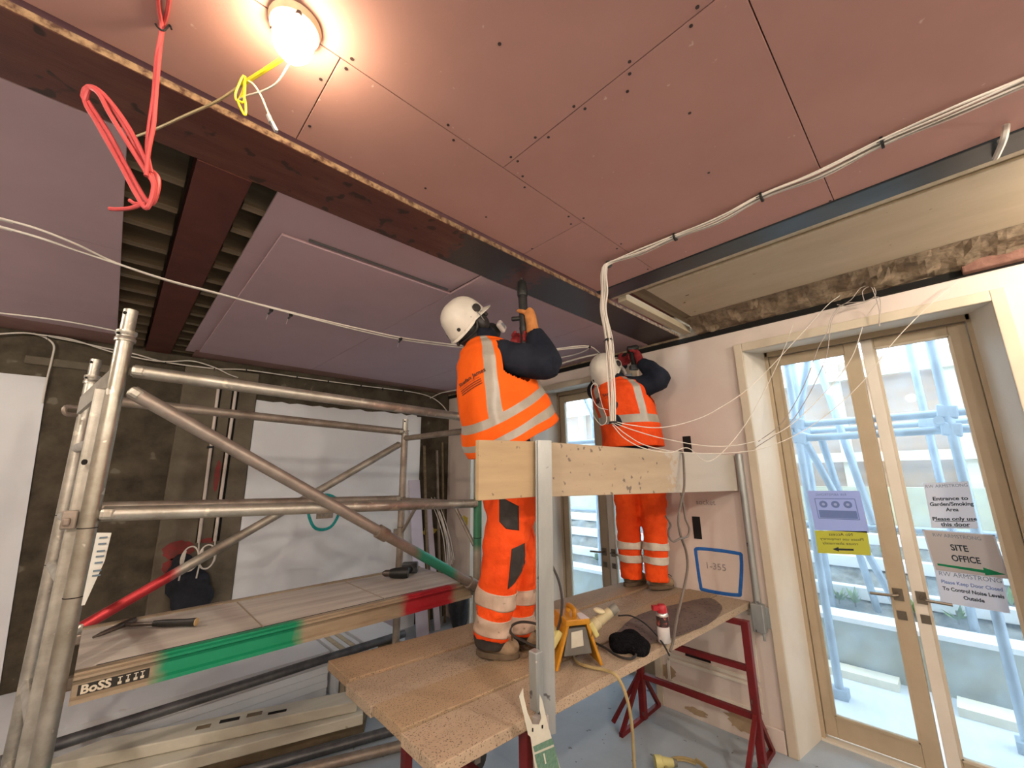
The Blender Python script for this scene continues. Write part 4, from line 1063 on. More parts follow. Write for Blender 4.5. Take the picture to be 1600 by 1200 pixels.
for z in (1.69, 2.62):
    MB().box((5.99, -3.3, z), (6.05, 8.4, z + 0.10)).build('rail', M_saw, hoard)
# leafy plants on the bank
for k in range(22):
    x, y, z = random.choice(((5.16, 0, 0.56), (5.44, 0, 0.78), (4.95, 0, 0.44), (5.68, 0, 0.97)))
    y = -0.7 + k * 0.2 + random.uniform(-.08, .08)
    pr = thing('plant', (x, y, z), 'small leafy plant on the bank outside the doors', 'plant', 'small plants on the bank')
    lm = MB()
    for q in range(16):
        a = random.uniform(0, 6.28); l = random.uniform(0.06, 0.16); e = random.uniform(0.2, 1.3)
        d = Vector((math.cos(a) * math.cos(e), math.sin(a) * math.cos(e), math.sin(e)))
        s = d.cross(UP).normalized() * 0.016
        p = Vector((x, y, z))
        lm.add([p, p + d * l * 0.5 + s, p + d * l, p + d * l * 0.5 - s], [(0, 1, 2, 3)])
    lm.build('leaves', M_leaf, pr)
    MB().tube([(x, y, z - 0.03), (x, y, z + 0.07)], 0.006, 6).build('stem', M_joist, pr)
# scaffold
scaf = thing('scaffold', (4.4, 1.5, 0.0), 'galvanised tube scaffold with couplers standing outside the doors', 'scaffold')
r = 0.027
def stube(a, b, nm='tube'):
    return MB().tube([a, b], r, 12).build(nm, M_tubeg, scaf, smooth=True)
ysd = (-1.9, -0.06, 0.81, 2.42, 3.3, 4.8)
for y in ysd:
    stube((4.05, y, 0.05), (4.05, y, 4.6), 'standard')
    stube((4.90, y + 0.12, 0.30), (4.90, y + 0.12, 4.6), 'standard')
    stube((3.9, y + 0.05, 1.915), (5.1, y + 0.05, 1.915), 'transom')
    MB().box((4.0, y - 0.05, -0.009), (4.1, y + 0.05, 0.05)).build('base_plate', M_tubeg, scaf)
    for (x, z) in ((4.05, 1.98), (4.05, 1.86), (4.90, 1.98)):
        yy = y + (0.12 if x > 4.5 else 0)
        MB().obox((x + 0.02, yy, z), (0.045, 0, 0), (0, 0.05, 0.01), (0, -0.005, 0.045)).build('coupler', M_tubeg, scaf, bevel=0.01)
for (x, z) in ((4.10, 1.975), (4.95, 1.98), (4.10, 1.86), (4.95, 1.10), (4.95, 2.95), (4.0, 2.95)):
    stube((x, -2.6, z), (x, 6.0, z), 'ledger')
for a, b in (((4.15, 0.84, 1.9), (4.15, 0.55, 3.0)), ((4.15, 0.45, 1.2), (4.6, 0.72, 2.9)), ((4.2, 0.80, 1.86), (4.75, 0.45, 0.45)), ((4.3, 0.70, 1.86), (4.95, 0.62, 0.40)), ((4.2, 2.35, 1.0), (4.2, 3.2, 2.9)), ((4.8, 2.2, 0.5), (4.8, 2.9, 2.8))):
    stube(a, b, 'diagonal')
for (x0, x1, y0, y1, nm) in ((3.92, 4.12, 0.60, 0.99, 'under the left scaffold standard'), (4.42, 4.58, 0.52, 1.05, 'at the retaining wall foot'), (3.92, 4.14, -0.22, 0.14, 'under the right scaffold standard'), (4.30, 4.50, -0.2, 0.22, 'at the retaining wall foot further right')):
    MB().box((x0, y0, -0.01), (x1, y1, 0.045 if x0 > 4.2 else -0.0095 + 0.0)).build('sole_board', M_saw, label='pale timber sole board ' + nm, cat='sole board') if x0 > 4.2 else None

# ---------------------------------------------------------------- paper notices on the doors
M_paper = paper_mat('notice_paper', (0.66, 0.68, 0.74))
M_paper2 = paper_mat('notice_paper_blue', (0.46, 0.54, 0.80))
M_paperpink = paper_mat('notice_paper_pinkish', (0.52, 0.47, 0.45))
M_paperyel = paper_mat('notice_yellow', (0.62, 0.60, 0.10))
M_ink = mat('ink_dark', (0.03, 0.04, 0.05), rough=0.8, spec=0.1)
M_ink2 = mat('ink_grey', (0.16, 0.20, 0.25), rough=0.8, spec=0.1)
M_ink3 = mat('ink_blue', (0.14, 0.20, 0.42), rough=0.8, spec=0.1)
M_arrow = mat('ink_green', (0.01, 0.16, 0.07), rough=0.8, spec=0.1)
XP = 3.3865
def paper(name, tl, tr_, bl, m, label, x=XP):
    """sheet from three corners in the door plane"""
    tl, tr_, bl = Vector(tl), Vector(tr_), Vector(bl)
    for p in (tl, tr_, bl): p.x = x
    root = thing(name, tuple((tr_ + bl) / 2), label, 'notice')
    MB().prism([tl, tr_, tr_ + bl - tl, bl], (0.0006, 0, 0)).build('sheet', m, root)
    return root, tl, tr_ - tl, bl - tl
def line(root, fr, u, v, txt, size, m, align='CENTER', bold=0.0, name='lettering', mirror=False, squeeze=None):
    root, tl, R, D = fr
    c = tl + R * u + D * v + Vector((-0.0004, 0, 0))
    rd = R.normalized() * (-1 if mirror else 1)
    vs, fs = text_mesh(txt, size, align, bold, 0.0)
    if squeeze:
        wdt = max(q.x for q in vs) - min(q.x for q in vs)
        k = squeeze / wdt
        vs = [Vector((q.x * k, q.y, q.z)) for q in vs]
    upv = -D.normalized()
    mb = MB().add([c + rd * q.x + upv * q.y for q in vs], fs if not mirror else [tuple(reversed(f)) for f in fs])
    return mb.build(name, m, root)
n1 = paper('door_notice', (3.386, 0.112, 1.520), (3.386, -0.065, 1.531), (3.386, 0.118, 1.274), M_paper, 'white notice for the garden and smoking area entrance, topmost on the right leaf')
line(n1[0], n1, 0.5, 0.08, 'RW ARMSTRONG', 0.024, M_ink2, squeeze=0.165)
for v, t in ((0.36, 'Entrance to'), (0.48, 'Garden/Smoking'), (0.60, 'Area'), (0.80, 'Please only use'), (0.92, 'this door')):
    line(n1[0], n1, 0.53, v, t, 0.027, M_ink, bold=0.0008, squeeze=min(0.17, 0.0125 * len(t)))
for v, w in ((0.85, 0.155), (0.97, 0.105)):
    c = n1[1] + n1[2] * 0.53 + n1[3] * v + Vector((-0.0004, 0, 0)); rr = n1[2].normalized()
    MB().obox(c, rr * w / 2, (0.0001, 0, 0), (0, 0, 0.0012)).build('underline', M_ink, n1[0])
n2 = paper('door_notice', (3.385, 0.159, 1.264), (3.385, -0.111, 1.258), (3.385, 0.145, 1.052), M_paperpink, 'site office notice with a green arrow on the right leaf', 3.3845)
line(n2[0], n2, 0.47, 0.12, 'RW ARMSTRONG', 0.026, M_ink2, squeeze=0.18)
line(n2[0], n2, 0.46, 0.40, 'SITE', 0.044, M_ink, bold=0.0012, squeeze=0.065)
line(n2[0], n2, 0.50, 0.66, 'OFFICE', 0.044, M_ink, bold=0.0012, squeeze=0.105)
o2, R2, D2 = n2[1], n2[2], n2[3]
def up2(u, v): return o2 + R2 * u + D2 * v + Vector((-0.0004, 0, 0))
MB().prism([up2(0.07, 0.83), up2(0.70, 0.86), up2(0.70, 0.80), up2(0.97, 0.905), up2(0.70, 0.98), up2(0.70, 0.93), up2(0.07, 0.88)], (-0.0003, 0, 0)).build('arrow', M_arrow, n2[0], label='green arrow')
for s in ((0.0, 0.0, 1.0, 0.025), (0.0, 0.0, 0.025, 1.0), (0.975, 0.0, 1.0, 1.0)):
    MB().prism([up2(s[0], s[1]), up2(s[2], s[1]), up2(s[2], s[3]), up2(s[0], s[3])], (-0.0003, 0, 0)).build('sleeve_edge', M_paper, n2[0])
n3 = paper('door_notice', (3.387, 0.145, 1.056), (3.387, -0.101, 1.051), (3.386, 0.148, 0.885), M_paper, 'white keep-door-closed notice, lowest on the right leaf')
line(n3[0], n3, 0.52, 0.12, 'RW ARMSTRONG', 0.032, M_ink2, squeeze=0.225)
line(n3[0], n3, 0.52, 0.36, 'Please Keep Door Closed', 0.025, M_ink3, bold=0.0006, squeeze=0.22)
line(n3[0], n3, 0.52, 0.56, 'To Control Noise Levels', 0.025, M_ink, bold=0.0008, squeeze=0.22)
line(n3[0], n3, 0.52, 0.76, 'Outside', 0.025, M_ink, bold=0.0008, squeeze=0.075)
n4 = paper('door_notice', (3.386, 0.678, 1.467), (3.386, 0.405, 1.472), (3.386, 0.668, 1.219), M_paper2, 'bluish safety notice seen reversed on the left leaf')
line(n4[0], n4, 0.45, 0.10, 'RW ARMSTRONG', 0.022, M_ink3, mirror=True, squeeze=0.16)
o4, R4, D4 = n4[1], n4[2], n4[3]
def u4(u, v, l=0.0004): return o4 + R4 * u + D4 * v + Vector((-l, 0, 0))
for a, b in (((0.12, 0.20), (0.88, 0.20)), ((0.88, 0.20), (0.88, 0.70)), ((0.88, 0.70), (0.12, 0.70)), ((0.12, 0.70), (0.12, 0.20))):
    MB().bar(u4(*a), u4(*b), 0.0006, 0.004, up=(0, -1, 0) if a[1] != b[1] else (0, 0, 1)).build('print_frame', M_ink3, n4[0])
for u in (0.27, 0.50, 0.73):
    MB().lathe([(0.022, 0), (0.022, 0.0004)], u4(u, 0.34), axis=(-1, 0, 0), seg=20).build('print_roundel', M_ink3, n4[0])
    MB().lathe([(0.009, 0), (0.009, 0.0003)], u4(u, 0.34, 0.0009), axis=(-1, 0, 0), seg=12).build('print_pictogram', M_paper2, n4[0])
MB().prism([u4(0.15, 0.49), u4(0.86, 0.49), u4(0.86, 0.68), u4(0.15, 0.68)], (-0.0003, 0, 0)).build('print_panel', M_ink3, n4[0])
n5 = paper('door_notice', (3.386, 0.672, 1.215), (3.387, 0.405, 1.233), (3.386, 0.674, 1.076), M_paperyel, 'yellow no access notice seen reversed with an arrow on the left leaf')
line(n5[0], n5, 0.50, 0.16, 'No Access', 0.026, M_ink, mirror=True, squeeze=0.12)
line(n5[0], n5, 0.50, 0.36, 'Please use temporary', 0.022, M_ink, mirror=True, squeeze=0.22)
line(n5[0], n5, 0.46, 0.55, 'route alternately', 0.022, M_ink, mirror=True, squeeze=0.18)
o5, R5, D5 = n5[1], n5[2], n5[3]
def u5(u, v): return o5 + R5 * u + D5 * v + Vector((-0.0004, 0, 0))
MB().prism([u5(0.30, 0.80), u5(0.42, 0.70), u5(0.42, 0.76), u5(0.70, 0.76), u5(0.70, 0.84), u5(0.42, 0.84), u5(0.42, 0.90)], (-0.0003, 0, 0)).build('arrow', M_ink, n5[0])

# ---------------------------------------------------------------- cables
M_wc = mat('white_cable', (0.66, 0.61, 0.54), (0.58, 0.53, 0.46), rough=0.5, scale=10)
M_rc = mat('red_cable', (0.50, 0.075, 0.075), (0.42, 0.06, 0.06), rough=0.45, scale=10)
M_yc = mat('yellow_cable', (0.58, 0.50, 0.015), (0.50, 0.42, 0.015), rough=0.45, scale=10)
M_yc2 = mat('tan_cable', (0.40, 0.31, 0.15), (0.34, 0.25, 0.11), rough=0.5, scale=10)
M_gc = mat('grey_cable', (0.36, 0.31, 0.27), rough=0.5)
M_bc = mat('black_cable', (0.018, 0.017, 0.016), (0.04, 0.035, 0.03), rough=0.5, scale=20)
M_hc = mat('brown_hose', (0.15, 0.125, 0.105), (0.11, 0.09, 0.075), rough=0.55, scale=10)
M_tie = mat('tie_black', (0.01, 0.01, 0.01), rough=0.6)
def cable(name, pts, r, m, label=None, par=None, cat='cable', n=8, seg=7, group=None):
    mb = MB().tube(spline(pts, n), r, seg)
    if par is not None:
        return mb.build(name, m, par, smooth=True)
    return mb.build(name, m, label=label, cat=cat, smooth=True, group=group)
def tie(c, axis, r, par, name='cable_tie', tail=0.02):
    mb = MB().lathe([(r, -0.003), (r + 0.002, -0.003), (r + 0.002, 0.003), (r, 0.003)], c, axis=axis, seg=12)
    mb.tube([Vector(c) + Vector((0, 0, -r)), Vector(c) + Vector((0.004, 0.004, -r - tail))], 0.0014, 5)
    return mb.build(name, M_tie, par)

# red coil hanging from the pink ceiling
rc = thing('red_cable_coil', (-0.019, 1.101, 2.173), 'coil of red fire cable hanging from the pink ceiling', 'cable coil')
cable('drop', [(-0.080, 0.989, 2.644), (-0.069, 1.071, 2.644), (-0.061, 1.107, 2.633), (-0.059, 1.119, 2.560), (-0.051, 1.118, 2.457), (-0.048, 1.123, 2.383), (-0.043, 1.124, 2.320), (-0.029, 1.111, 2.261)], 0.0042, M_rc, par=rc)
cable('drop', [(-0.056, 0.966, 2.644), (-0.055, 1.053, 2.644), (-0.059, 1.112, 2.640), (-0.055, 1.115, 2.560), (-0.047, 1.114, 2.457), (-0.041, 1.116, 2.383), (-0.040, 1.108, 2.310), (-0.036, 1.104, 2.245)], 0.0042, M_rc, par=rc)
L1 = [(-0.167, 1.230, 2.466), (-0.161, 1.217, 2.480), (-0.136, 1.188, 2.458), (-0.096, 1.161, 2.401), (-0.062, 1.136, 2.337), (-0.035, 1.117, 2.275), (-0.019, 1.108, 2.229), (-0.018, 1.108, 2.194), (-0.031, 1.120, 2.201), (-0.068, 1.148, 2.272), (-0.111, 1.183, 2.362), (-0.151, 1.217, 2.434)]
L2 = [(-0.170, 1.244, 2.468), (-0.167, 1.233, 2.483), (-0.148, 1.212, 2.473), (-0.112, 1.184, 2.425), (-0.072, 1.152, 2.349), (-0.047, 1.135, 2.291), (-0.018, 1.117, 2.261), (-0.014, 1.113, 2.214), (-0.023, 1.119, 2.192), (-0.060, 1.147, 2.246), (-0.111, 1.189, 2.343), (-0.153, 1.227, 2.429)]
L3 = [(-0.162, 1.220, 2.441), (-0.157, 1.206, 2.467), (-0.139, 1.186, 2.449), (-0.115, 1.168, 2.400), (-0.069, 1.135, 2.316), (-0.038, 1.114, 2.261), (-0.021, 1.100, 2.227), (-0.024, 1.103, 2.172), (-0.042, 1.118, 2.197), (-0.077, 1.146, 2.269), (-0.121, 1.183, 2.359), (-0.153, 1.211, 2.419)]
for L in (L1, L2, L3):
    MB().tube(spline(L + L[:1], 6)[:-1], 0.0047, 8, closed=True).build('loop', M_rc, rc, smooth=True)
cable('tail', [(-0.028, 1.109, 2.184), (-0.049, 1.123, 2.170), (-0.068, 1.137, 2.165), (-0.082, 1.148, 2.165)], 0.0042, M_rc, par=rc)
cable('tail', [(-0.034, 1.116, 2.187), (-0.044, 1.119, 2.181), (-0.054, 1.124, 2.187)], 0.004, M_rc, par=rc)
MB().tube(spline([(-0.078, 1.138, 2.671), (-0.068, 1.110, 2.633), (-0.056, 1.095, 2.619), (-0.049, 1.102, 2.648), (-0.044, 1.097, 2.636)], 5), 0.0022, 6).build('cable_tie', M_tie, rc)

# yellow cable tied up below the lamp
yc = thing('yellow_cable', (0.107, 1.077, 2.542), 'yellow cable with tied wraps running from the lamp over the beam', 'cable')
cable('run', [(0.173, 0.930, 2.621), (0.158, 0.958, 2.595), (0.131, 1.012, 2.581), (0.102, 1.082, 2.578)], 0.0055, M_yc, par=yc)
cable('run', [(0.102, 1.082, 2.578), (0.064, 1.160, 2.560), (0.010, 1.282, 2.569), (-0.051, 1.437, 2.592), (-0.127, 1.649, 2.647)], 0.0035, M_yc2, par=yc)
MB().tube(spline([(0.101, 1.069, 2.594), (0.097, 1.073, 2.578), (0.092, 1.084, 2.541), (0.099, 1.084, 2.527), (0.105, 1.072, 2.556), (0.104, 1.066, 2.590), (0.108, 1.059, 2.529), (0.108, 1.060, 2.509), (0.098, 1.069, 2.513), (0.112, 1.056, 2.475), (0.115, 1.053, 2.479), (0.111, 1.057, 2.513), (0.106, 1.061, 2.529)], 6), 0.0028, 7).build('wrap', M_yc, yc, smooth=True)
wt = cable('tail', [(0.106, 1.064, 2.582), (0.121, 1.043, 2.560), (0.137, 1.021, 2.519), (0.153, 1.002, 2.467), (0.159, 0.997, 2.452)], 0.0022, mat('pale_yellow_cable', (0.62, 0.58, 0.34), rough=0.5), par=yc)
MB().tube([(0.154, 1.002, 2.460), (0.161, 0.995, 2.439)], 0.0055, 8).tube([(0.161, 0.995, 2.441), (0.172, 0.984, 2.413)], 0.005, 4).build('connector', mat('connector_grey', (0.30, 0.29, 0.28), (0.12, 0.12, 0.12), rough=0.5, scale=60), yc)
cable('grey_cable', [(0.177, 0.927, 2.594), (0.171, 0.946, 2.574), (0.159, 0.985, 2.546), (0.136, 1.022, 2.533), (0.112, 1.058, 2.531), (0.101, 1.082, 2.530)], 0.0024, M_gc, 'thin grey cable curving from the lamp to the yellow wraps')

# white cable pair slung across below the mauve ceiling
wp = thing('white_cable_pair', (0.469, 2.228, 2.440), 'pair of white cables slung across the mauve ceiling behind the red coil', 'cable')
cable('cable', [(-3.04, 1.9, 2.55), (-1.6, 1.95, 2.48), (-0.473, 2.082, 2.470), (-0.393, 2.083, 2.470), (-0.307, 2.090, 2.470), (-0.214, 2.127, 2.465), (-0.108, 2.199, 2.460), (0.056, 2.234, 2.450), (0.243, 2.235, 2.445), (0.455, 2.229, 2.440), (0.702, 2.225, 2.435), (0.909, 2.209, 2.430), (1.163, 2.193, 2.430), (1.387, 2.147, 2.435), (1.665, 2.068, 2.440), (1.927, 1.996, 2.440), (1.999, 1.954, 2.440)], 0.0042, M_wc, par=wp)
cable('cable', [(-3.04, 1.93, 2.54), (-1.6, 2.0, 2.47), (-0.478, 2.128, 2.460), (-0.397, 2.131, 2.460), (-0.310, 2.141, 2.460), (-0.215, 2.172, 2.460), (-0.107, 2.193, 2.455), (0.056, 2.221, 2.448), (0.240, 2.214, 2.440), (0.455, 2.225, 2.435), (0.704, 2.231, 2.430), (0.917, 2.226, 2.425), (1.174, 2.212, 2.425), (1.401, 2.168, 2.430), (1.683, 2.089, 2.435), (1.947, 2.018, 2.430), (2.020, 1.975, 2.430)], 0.0045, M_wc, par=wp)
for (c, ax) in (((0.473, 2.252, 2.435), 1), ((0.565, 2.250, 2.435), 1), ((1.171, 2.199, 2.425), 1)):
    mb = MB().lathe([(0.009, -0.006), (0.012, -0.006), (0.012, 0.006), (0.009, 0.006)], c, axis=(1, 0.1, 0), seg=12)
    mb.tube([Vector(c) + Vector((0, 0, -0.01)), Vector(c) + Vector((-0.012, 0, -0.028))], 0.0045, 6)
    clip = mb.build('clip', M_tie, wp)
    MB().tube([Vector(c) + Vector((-0.012, 0, -0.026)), Vector(c) + Vector((-0.018, 0.0, -0.058))], 0.0012, 5).build('nail', mat('nail_steel', (0.55, 0.53, 0.5), rough=0.3, metal=0.8), clip)
wq = thing('white_cable_pair', (2.062, 1.756, 2.440), 'white cables continuing right of the driller towards the garden wall', 'cable')
cable('cable', [(1.989, 1.963, 2.440), (2.145, 1.768, 2.460), (2.372, 1.656, 2.500), (2.761, 1.777, 2.530), (3.109, 1.717, 2.550)], 0.0045, M_wc, par=wq)
cable('cable', [(2.010, 1.984, 2.430), (2.144, 1.767, 2.450), (2.364, 1.661, 2.490), (2.436, 1.790, 2.490), (2.361, 1.950, 2.470), (2.304, 2.099, 2.460)], 0.004, M_wc, par=wq)
cable('cable', [(2.557, 2.409, 2.460), (2.559, 2.186, 2.480), (2.574, 1.926, 2.500), (2.647, 1.761, 2.520)], 0.007, M_wc, par=wq)
tie((2.375, 1.652, 2.495), (1, 0.3, 0), 0.008, wq)

# cables along the top of the far wall
fw = thing('white_cable_run', (0.0, 4.3, 2.5), 'white cable run clipped along the top of the far wall', 'cable')
cable('cable', [(-0.72, 4.30, 2.56), (-0.597, 4.300, 2.602), (-0.525, 4.300, 2.610), (-0.353, 4.300, 2.601), (-0.182, 4.300, 2.583), (0.001, 4.300, 2.568), (0.200, 4.300, 2.536), (0.525, 4.300, 2.538), (0.763, 4.300, 2.566), (1.228, 4.300, 2.566), (1.814, 4.300, 2.571), (2.440, 4.300, 2.581), (2.714, 4.280, 2.549), (2.845, 4.220, 2.459), (2.916, 4.180, 2.357)], 0.0055, M_wc, par=fw)
cable('cable', [(-0.522, 4.280, 2.605), (-0.352, 4.280, 2.606), (-0.125, 4.280, 2.554), (0.081, 4.280, 2.532), (0.206, 4.280, 2.539), (0.361, 4.280, 2.573), (0.521, 4.280, 2.544), (0.634, 4.280, 2.499), (0.705, 4.290, 2.483)], 0.005, M_wc, par=fw)
cable('cable', [(-0.537, 4.320, 2.617), (-0.473, 4.320, 2.598), (-0.428, 4.320, 2.550), (-0.422, 4.320, 2.446), (-0.423, 4.325, 2.314), (-0.419, 4.328, 2.131)], 0.006, M_wc, par=fw)
cable('cable', [(2.702, 4.260, 2.528), (2.726, 4.050, 2.564), (2.824, 3.800, 2.584)], 0.005, M_wc, par=fw)
for q in ((-0.464, 4.290, 2.612), (0.195, 4.290, 2.539), (0.523, 4.290, 2.541), (0.761, 4.290, 2.564), (1.190, 4.290, 2.565), (1.491, 4.290, 2.564), (1.839, 4.290, 2.565), (2.093, 4.290, 2.564), (2.350, 4.290, 2.575)):
    tie(q, (1, 0, 0), 0.012, fw)
cable('ceiling_cable', [(-0.686, 3.904, 2.612), (-0.473, 3.839, 2.612), (-0.303, 3.823, 2.612), (-0.099, 3.857, 2.612)], 0.005, M_wc, 'thin white cable along the joint of the left mauve boards')
# conduits on the plaster pier
for (x0, x1, zb, nm) in ((0.575, 0.592, 1.09, 'left'), (0.705, 0.70, 1.09, 'right')):
    cd = thing('conduit', (x0, 4.30, zb), '%s white conduit with a loop of cable below it on the plaster pier' % nm, 'conduit')
    MB().tube([(x0, YF - 0.04, 2.42), (x1, YF - 0.04, zb)], 0.0125, 10).build('pipe', mat('conduit_pink_white', (0.58, 0.50, 0.44), rough=0.55), cd, smooth=True)
    MB().box((x1 - 0.02, YF - 0.032, zb), (x0 + 0.028, YF - 0.0305, 2.42)).build('back_channel', M_dark, cd)
    for z in (1.85, 1.3):
        MB().box((x0 - 0.018, YF - 0.055, z), (x0 + 0.022, YF - 0.03, z + 0.018)).build('saddle', M_tie, cd)
    cx = x1 - 0.055; cz = zb - 0.10
    pts = [(x1, YF - 0.05, zb + 0.03), (x1 + 0.005, YF - 0.055, zb - 0.05)] + [(cx + (0.06 - 0.004 * k / 6) * math.cos(a), YF - 0.14 - 0.001 * k, cz + 0.09 * math.sin(a)) for k, a in enumerate([0.3 - 2 * math.pi * k / 12 for k in range(21)])] + [(cx - 0.05, YF - 0.15, cz - 0.15)]
    MB().tube(spline(pts, 4), 0.0055, 7).build('cable_loop', M_wc, cd, smooth=True)

# white bundle clipped along the pink ceiling, then hanging free
cb = thing('white_cable_bundle', (1.687, 1.069, 1.897), 'bundle of white cables along the pink ceiling hanging down before the second worker', 'cable bundle')
way = [(1.70, -3.04, 2.634), (1.69, -2.2, 2.630), (1.70, -1.4, 2.634), (1.69, -0.9, 2.628), (1.650, -0.401, 2.630), (1.659, -0.319, 2.634), (1.647, -0.185, 2.628), (1.657, -0.026, 2.636), (1.665, 0.144, 2.626), (1.669, 0.326, 2.636), (1.684, 0.499, 2.626), (1.687, 0.679, 2.636), (1.676, 0.847, 2.628), (1.648, 1.001, 2.620), (1.638, 1.027, 2.585), (1.689, 1.066, 2.508), (1.687, 1.076, 2.406), (1.694, 1.062, 2.250), (1.695, 1.061, 2.119), (1.694, 1.062, 1.959), (1.690, 1.066, 1.829)]
for k in range(8):
    a = 2 * math.pi * k / 8
    pts = []
    for i, p in enumerate(way):
        p = Vector(p)
        sp = 0.0135 if i not in (7, 9, 11, 13, 20) else 0.009
        if i < 13:
            off = Vector((math.cos(a) * 1.5, 0, math.sin(a) * 0.45)) * sp
        else:
            off = (RT * math.cos(a) + FW * math.sin(a)) * sp
        off += Vector((random.uniform(-1, 1), random.uniform(-1, 1), random.uniform(-.3, .3))) * 0.005
        pts.append(p + off)
    cable('cable', pts, 0.0036, M_wc, par=cb, n=5, seg=6)
for q, ax in (((1.657, -0.026, 2.636), (0, 1, 0)), ((1.669, 0.326, 2.636), (0, 1, 0)), ((1.687, 0.679, 2.636), (0, 1, 0)), ((1.654, 1.008, 2.622), (0.3, 0.8, 0.3)), ((1.694, 1.062, 2.247), (0, 0, 1)), ((1.690, 1.065, 1.835), (0, 0, 1))):
    mb = MB().lathe([(0.014, -0.004), (0.019, -0.004), (0.019, 0.004), (0.014, 0.004)], q, axis=ax, seg=14)
    mb.tube([Vector(q) + Vector((-0.012, -0.01, 0.0)), Vector(q) + Vector((-0.03, 0.012, -0.012))], 0.0018, 5)
    mb.build('cable_tie', M_tie, cb)
# thin single wires fanning out to the door head
fans = (
 ('topmost thin white wire fanning from the hanging bundle to the door head', [(1.691, 1.065, 1.841), (1.758, 1.014, 1.823), (1.904, 0.943, 1.814), (2.119, 0.874, 1.856), (2.325, 0.815, 1.929), (2.589, 0.700, 2.082), (2.863, 0.519, 2.356), (2.954, 0.349, 2.555), (2.990, 0.277, 2.616)]),
 ('second thin white wire fanning from the hanging bundle', [(1.690, 1.065, 1.835), (1.767, 1.005, 1.798), (1.922, 0.925, 1.758), (2.180, 0.816, 1.727), (2.432, 0.712, 1.748), (2.706, 0.587, 1.837), (2.950, 0.421, 2.049), (2.994, 0.282, 2.229), (3.045, 0.191, 2.451), (2.990, 0.117, 2.530)]),
 ('third thin white wire fanning from the hanging bundle over the guard board', [(1.690, 1.066, 1.829), (1.744, 1.027, 1.775), (1.853, 0.992, 1.728), (2.012, 0.909, 1.698), (2.223, 0.774, 1.691), (2.504, 0.643, 1.726), (2.812, 0.486, 1.850), (2.892, 0.270, 2.043), (2.945, 0.079, 2.283), (2.982, -0.095, 2.458), (2.990, -0.200, 2.538)]),
 ('lowest thin white wire fanning from the hanging bundle', [(1.688, 1.068, 1.823), (1.733, 1.039, 1.763), (1.823, 0.993, 1.715), (1.931, 0.917, 1.693), (2.057, 0.879, 1.717), (2.174, 0.822, 1.654), (2.415, 0.729, 1.823), (2.713, 0.650, 2.099), (2.889, 0.578, 2.334), (2.990, 0.525, 2.513)]),
)
for lb_, pts in fans:
    cable('thin_wire', pts, 0.0021, M_wc, lb_, group='thin white wires by the garden doors', seg=6)
cable('thin_wire', [(1.667, 1.074, 1.895), (1.626, 1.100, 1.907), (1.608, 1.117, 1.950), (1.614, 1.125, 2.006), (1.633, 1.107, 2.021), (1.646, 1.094, 1.927), (1.661, 1.080, 1.850), (1.633, 1.093, 1.821), (1.609, 1.116, 1.864), (1.598, 1.126, 1.926)], 0.0012, M_wc, 'thin looped wire left of the hanging bundle', seg=6)
lp = thing('wire_loops', (2.980, 0.186, 2.570), 'loops of thin grey wire above the notice doors', 'wire')
for pts in ([(2.990, 0.294, 2.547), (2.980, 0.229, 2.572), (2.970, 0.177, 2.623), (2.970, 0.129, 2.618), (2.980, 0.122, 2.567), (2.980, 0.171, 2.537), (2.980, 0.249, 2.538), (2.990, 0.297, 2.565)],
            [(2.985, 0.175, 2.548), (2.975, 0.172, 2.603), (2.970, 0.135, 2.616), (2.975, 0.125, 2.559), (2.990, 0.121, 2.473), (3.000, 0.135, 2.385)],
            [(2.990, 0.306, 2.543), (2.980, 0.255, 2.556), (2.975, 0.175, 2.541), (2.980, 0.114, 2.549), (2.990, 0.113, 2.490), (3.000, 0.137, 2.393)],
            [(2.990, 0.301, 2.541), (2.970, 0.337, 2.482), (2.960, 0.366, 2.399), (2.960, 0.422, 2.313), (2.960, 0.527, 2.094), (2.960, 0.664, 1.893), (2.970, 0.813, 1.785)],
            [(2.990, 0.289, 2.538), (2.970, 0.332, 2.473), (2.960, 0.355, 2.388), (2.960, 0.394, 2.247), (2.960, 0.513, 2.033), (2.960, 0.640, 1.871), (2.970, 0.836, 1.746)]):
    cable('wire', pts, 0.0022, M_gc, par=lp, seg=6)
cable('stub_cable', [(1.864, -0.302, 2.645), (1.868, -0.297, 2.625), (1.901, -0.291, 2.612), (2.039, -0.289, 2.640)], 0.009, M_wc, 'short stub of white cables over the black beam', n=5)

# cables on and around the platform
cable('drill_lead', [(1.487, 1.345, 1.723), (1.506, 1.354, 1.483), (1.524, 1.378, 1.305), (1.547, 1.370, 1.212), (1.560, 1.330, 1.124), (1.540, 1.294, 1.054), (1.503, 1.274, 0.988), (1.468, 1.265, 0.948)], 0.0055, M_bc, 'black drill lead hanging beside the galvanised guard post into the transformer')
cable('black_lead', [(1.457, 1.276, 0.904), (1.409, 1.309, 0.886), (1.372, 1.386, 0.906), (1.375, 1.453, 0.914), (1.391, 1.465, 0.938), (1.408, 1.421, 0.960), (1.433, 1.355, 0.961), (1.442, 1.319, 0.942)], 0.0055, M_bc, 'black lead looped behind the guard post foot')
cable('black_lead', [(1.775, 1.315, 0.815), (1.755, 1.229, 0.815), (1.720, 1.139, 0.815), (1.736, 1.086, 0.815), (1.794, 1.092, 0.815), (1.850, 1.153, 0.815), (1.823, 1.222, 0.815)], 0.0055, M_bc, 'black lead curled on the platform under the woolly hat')
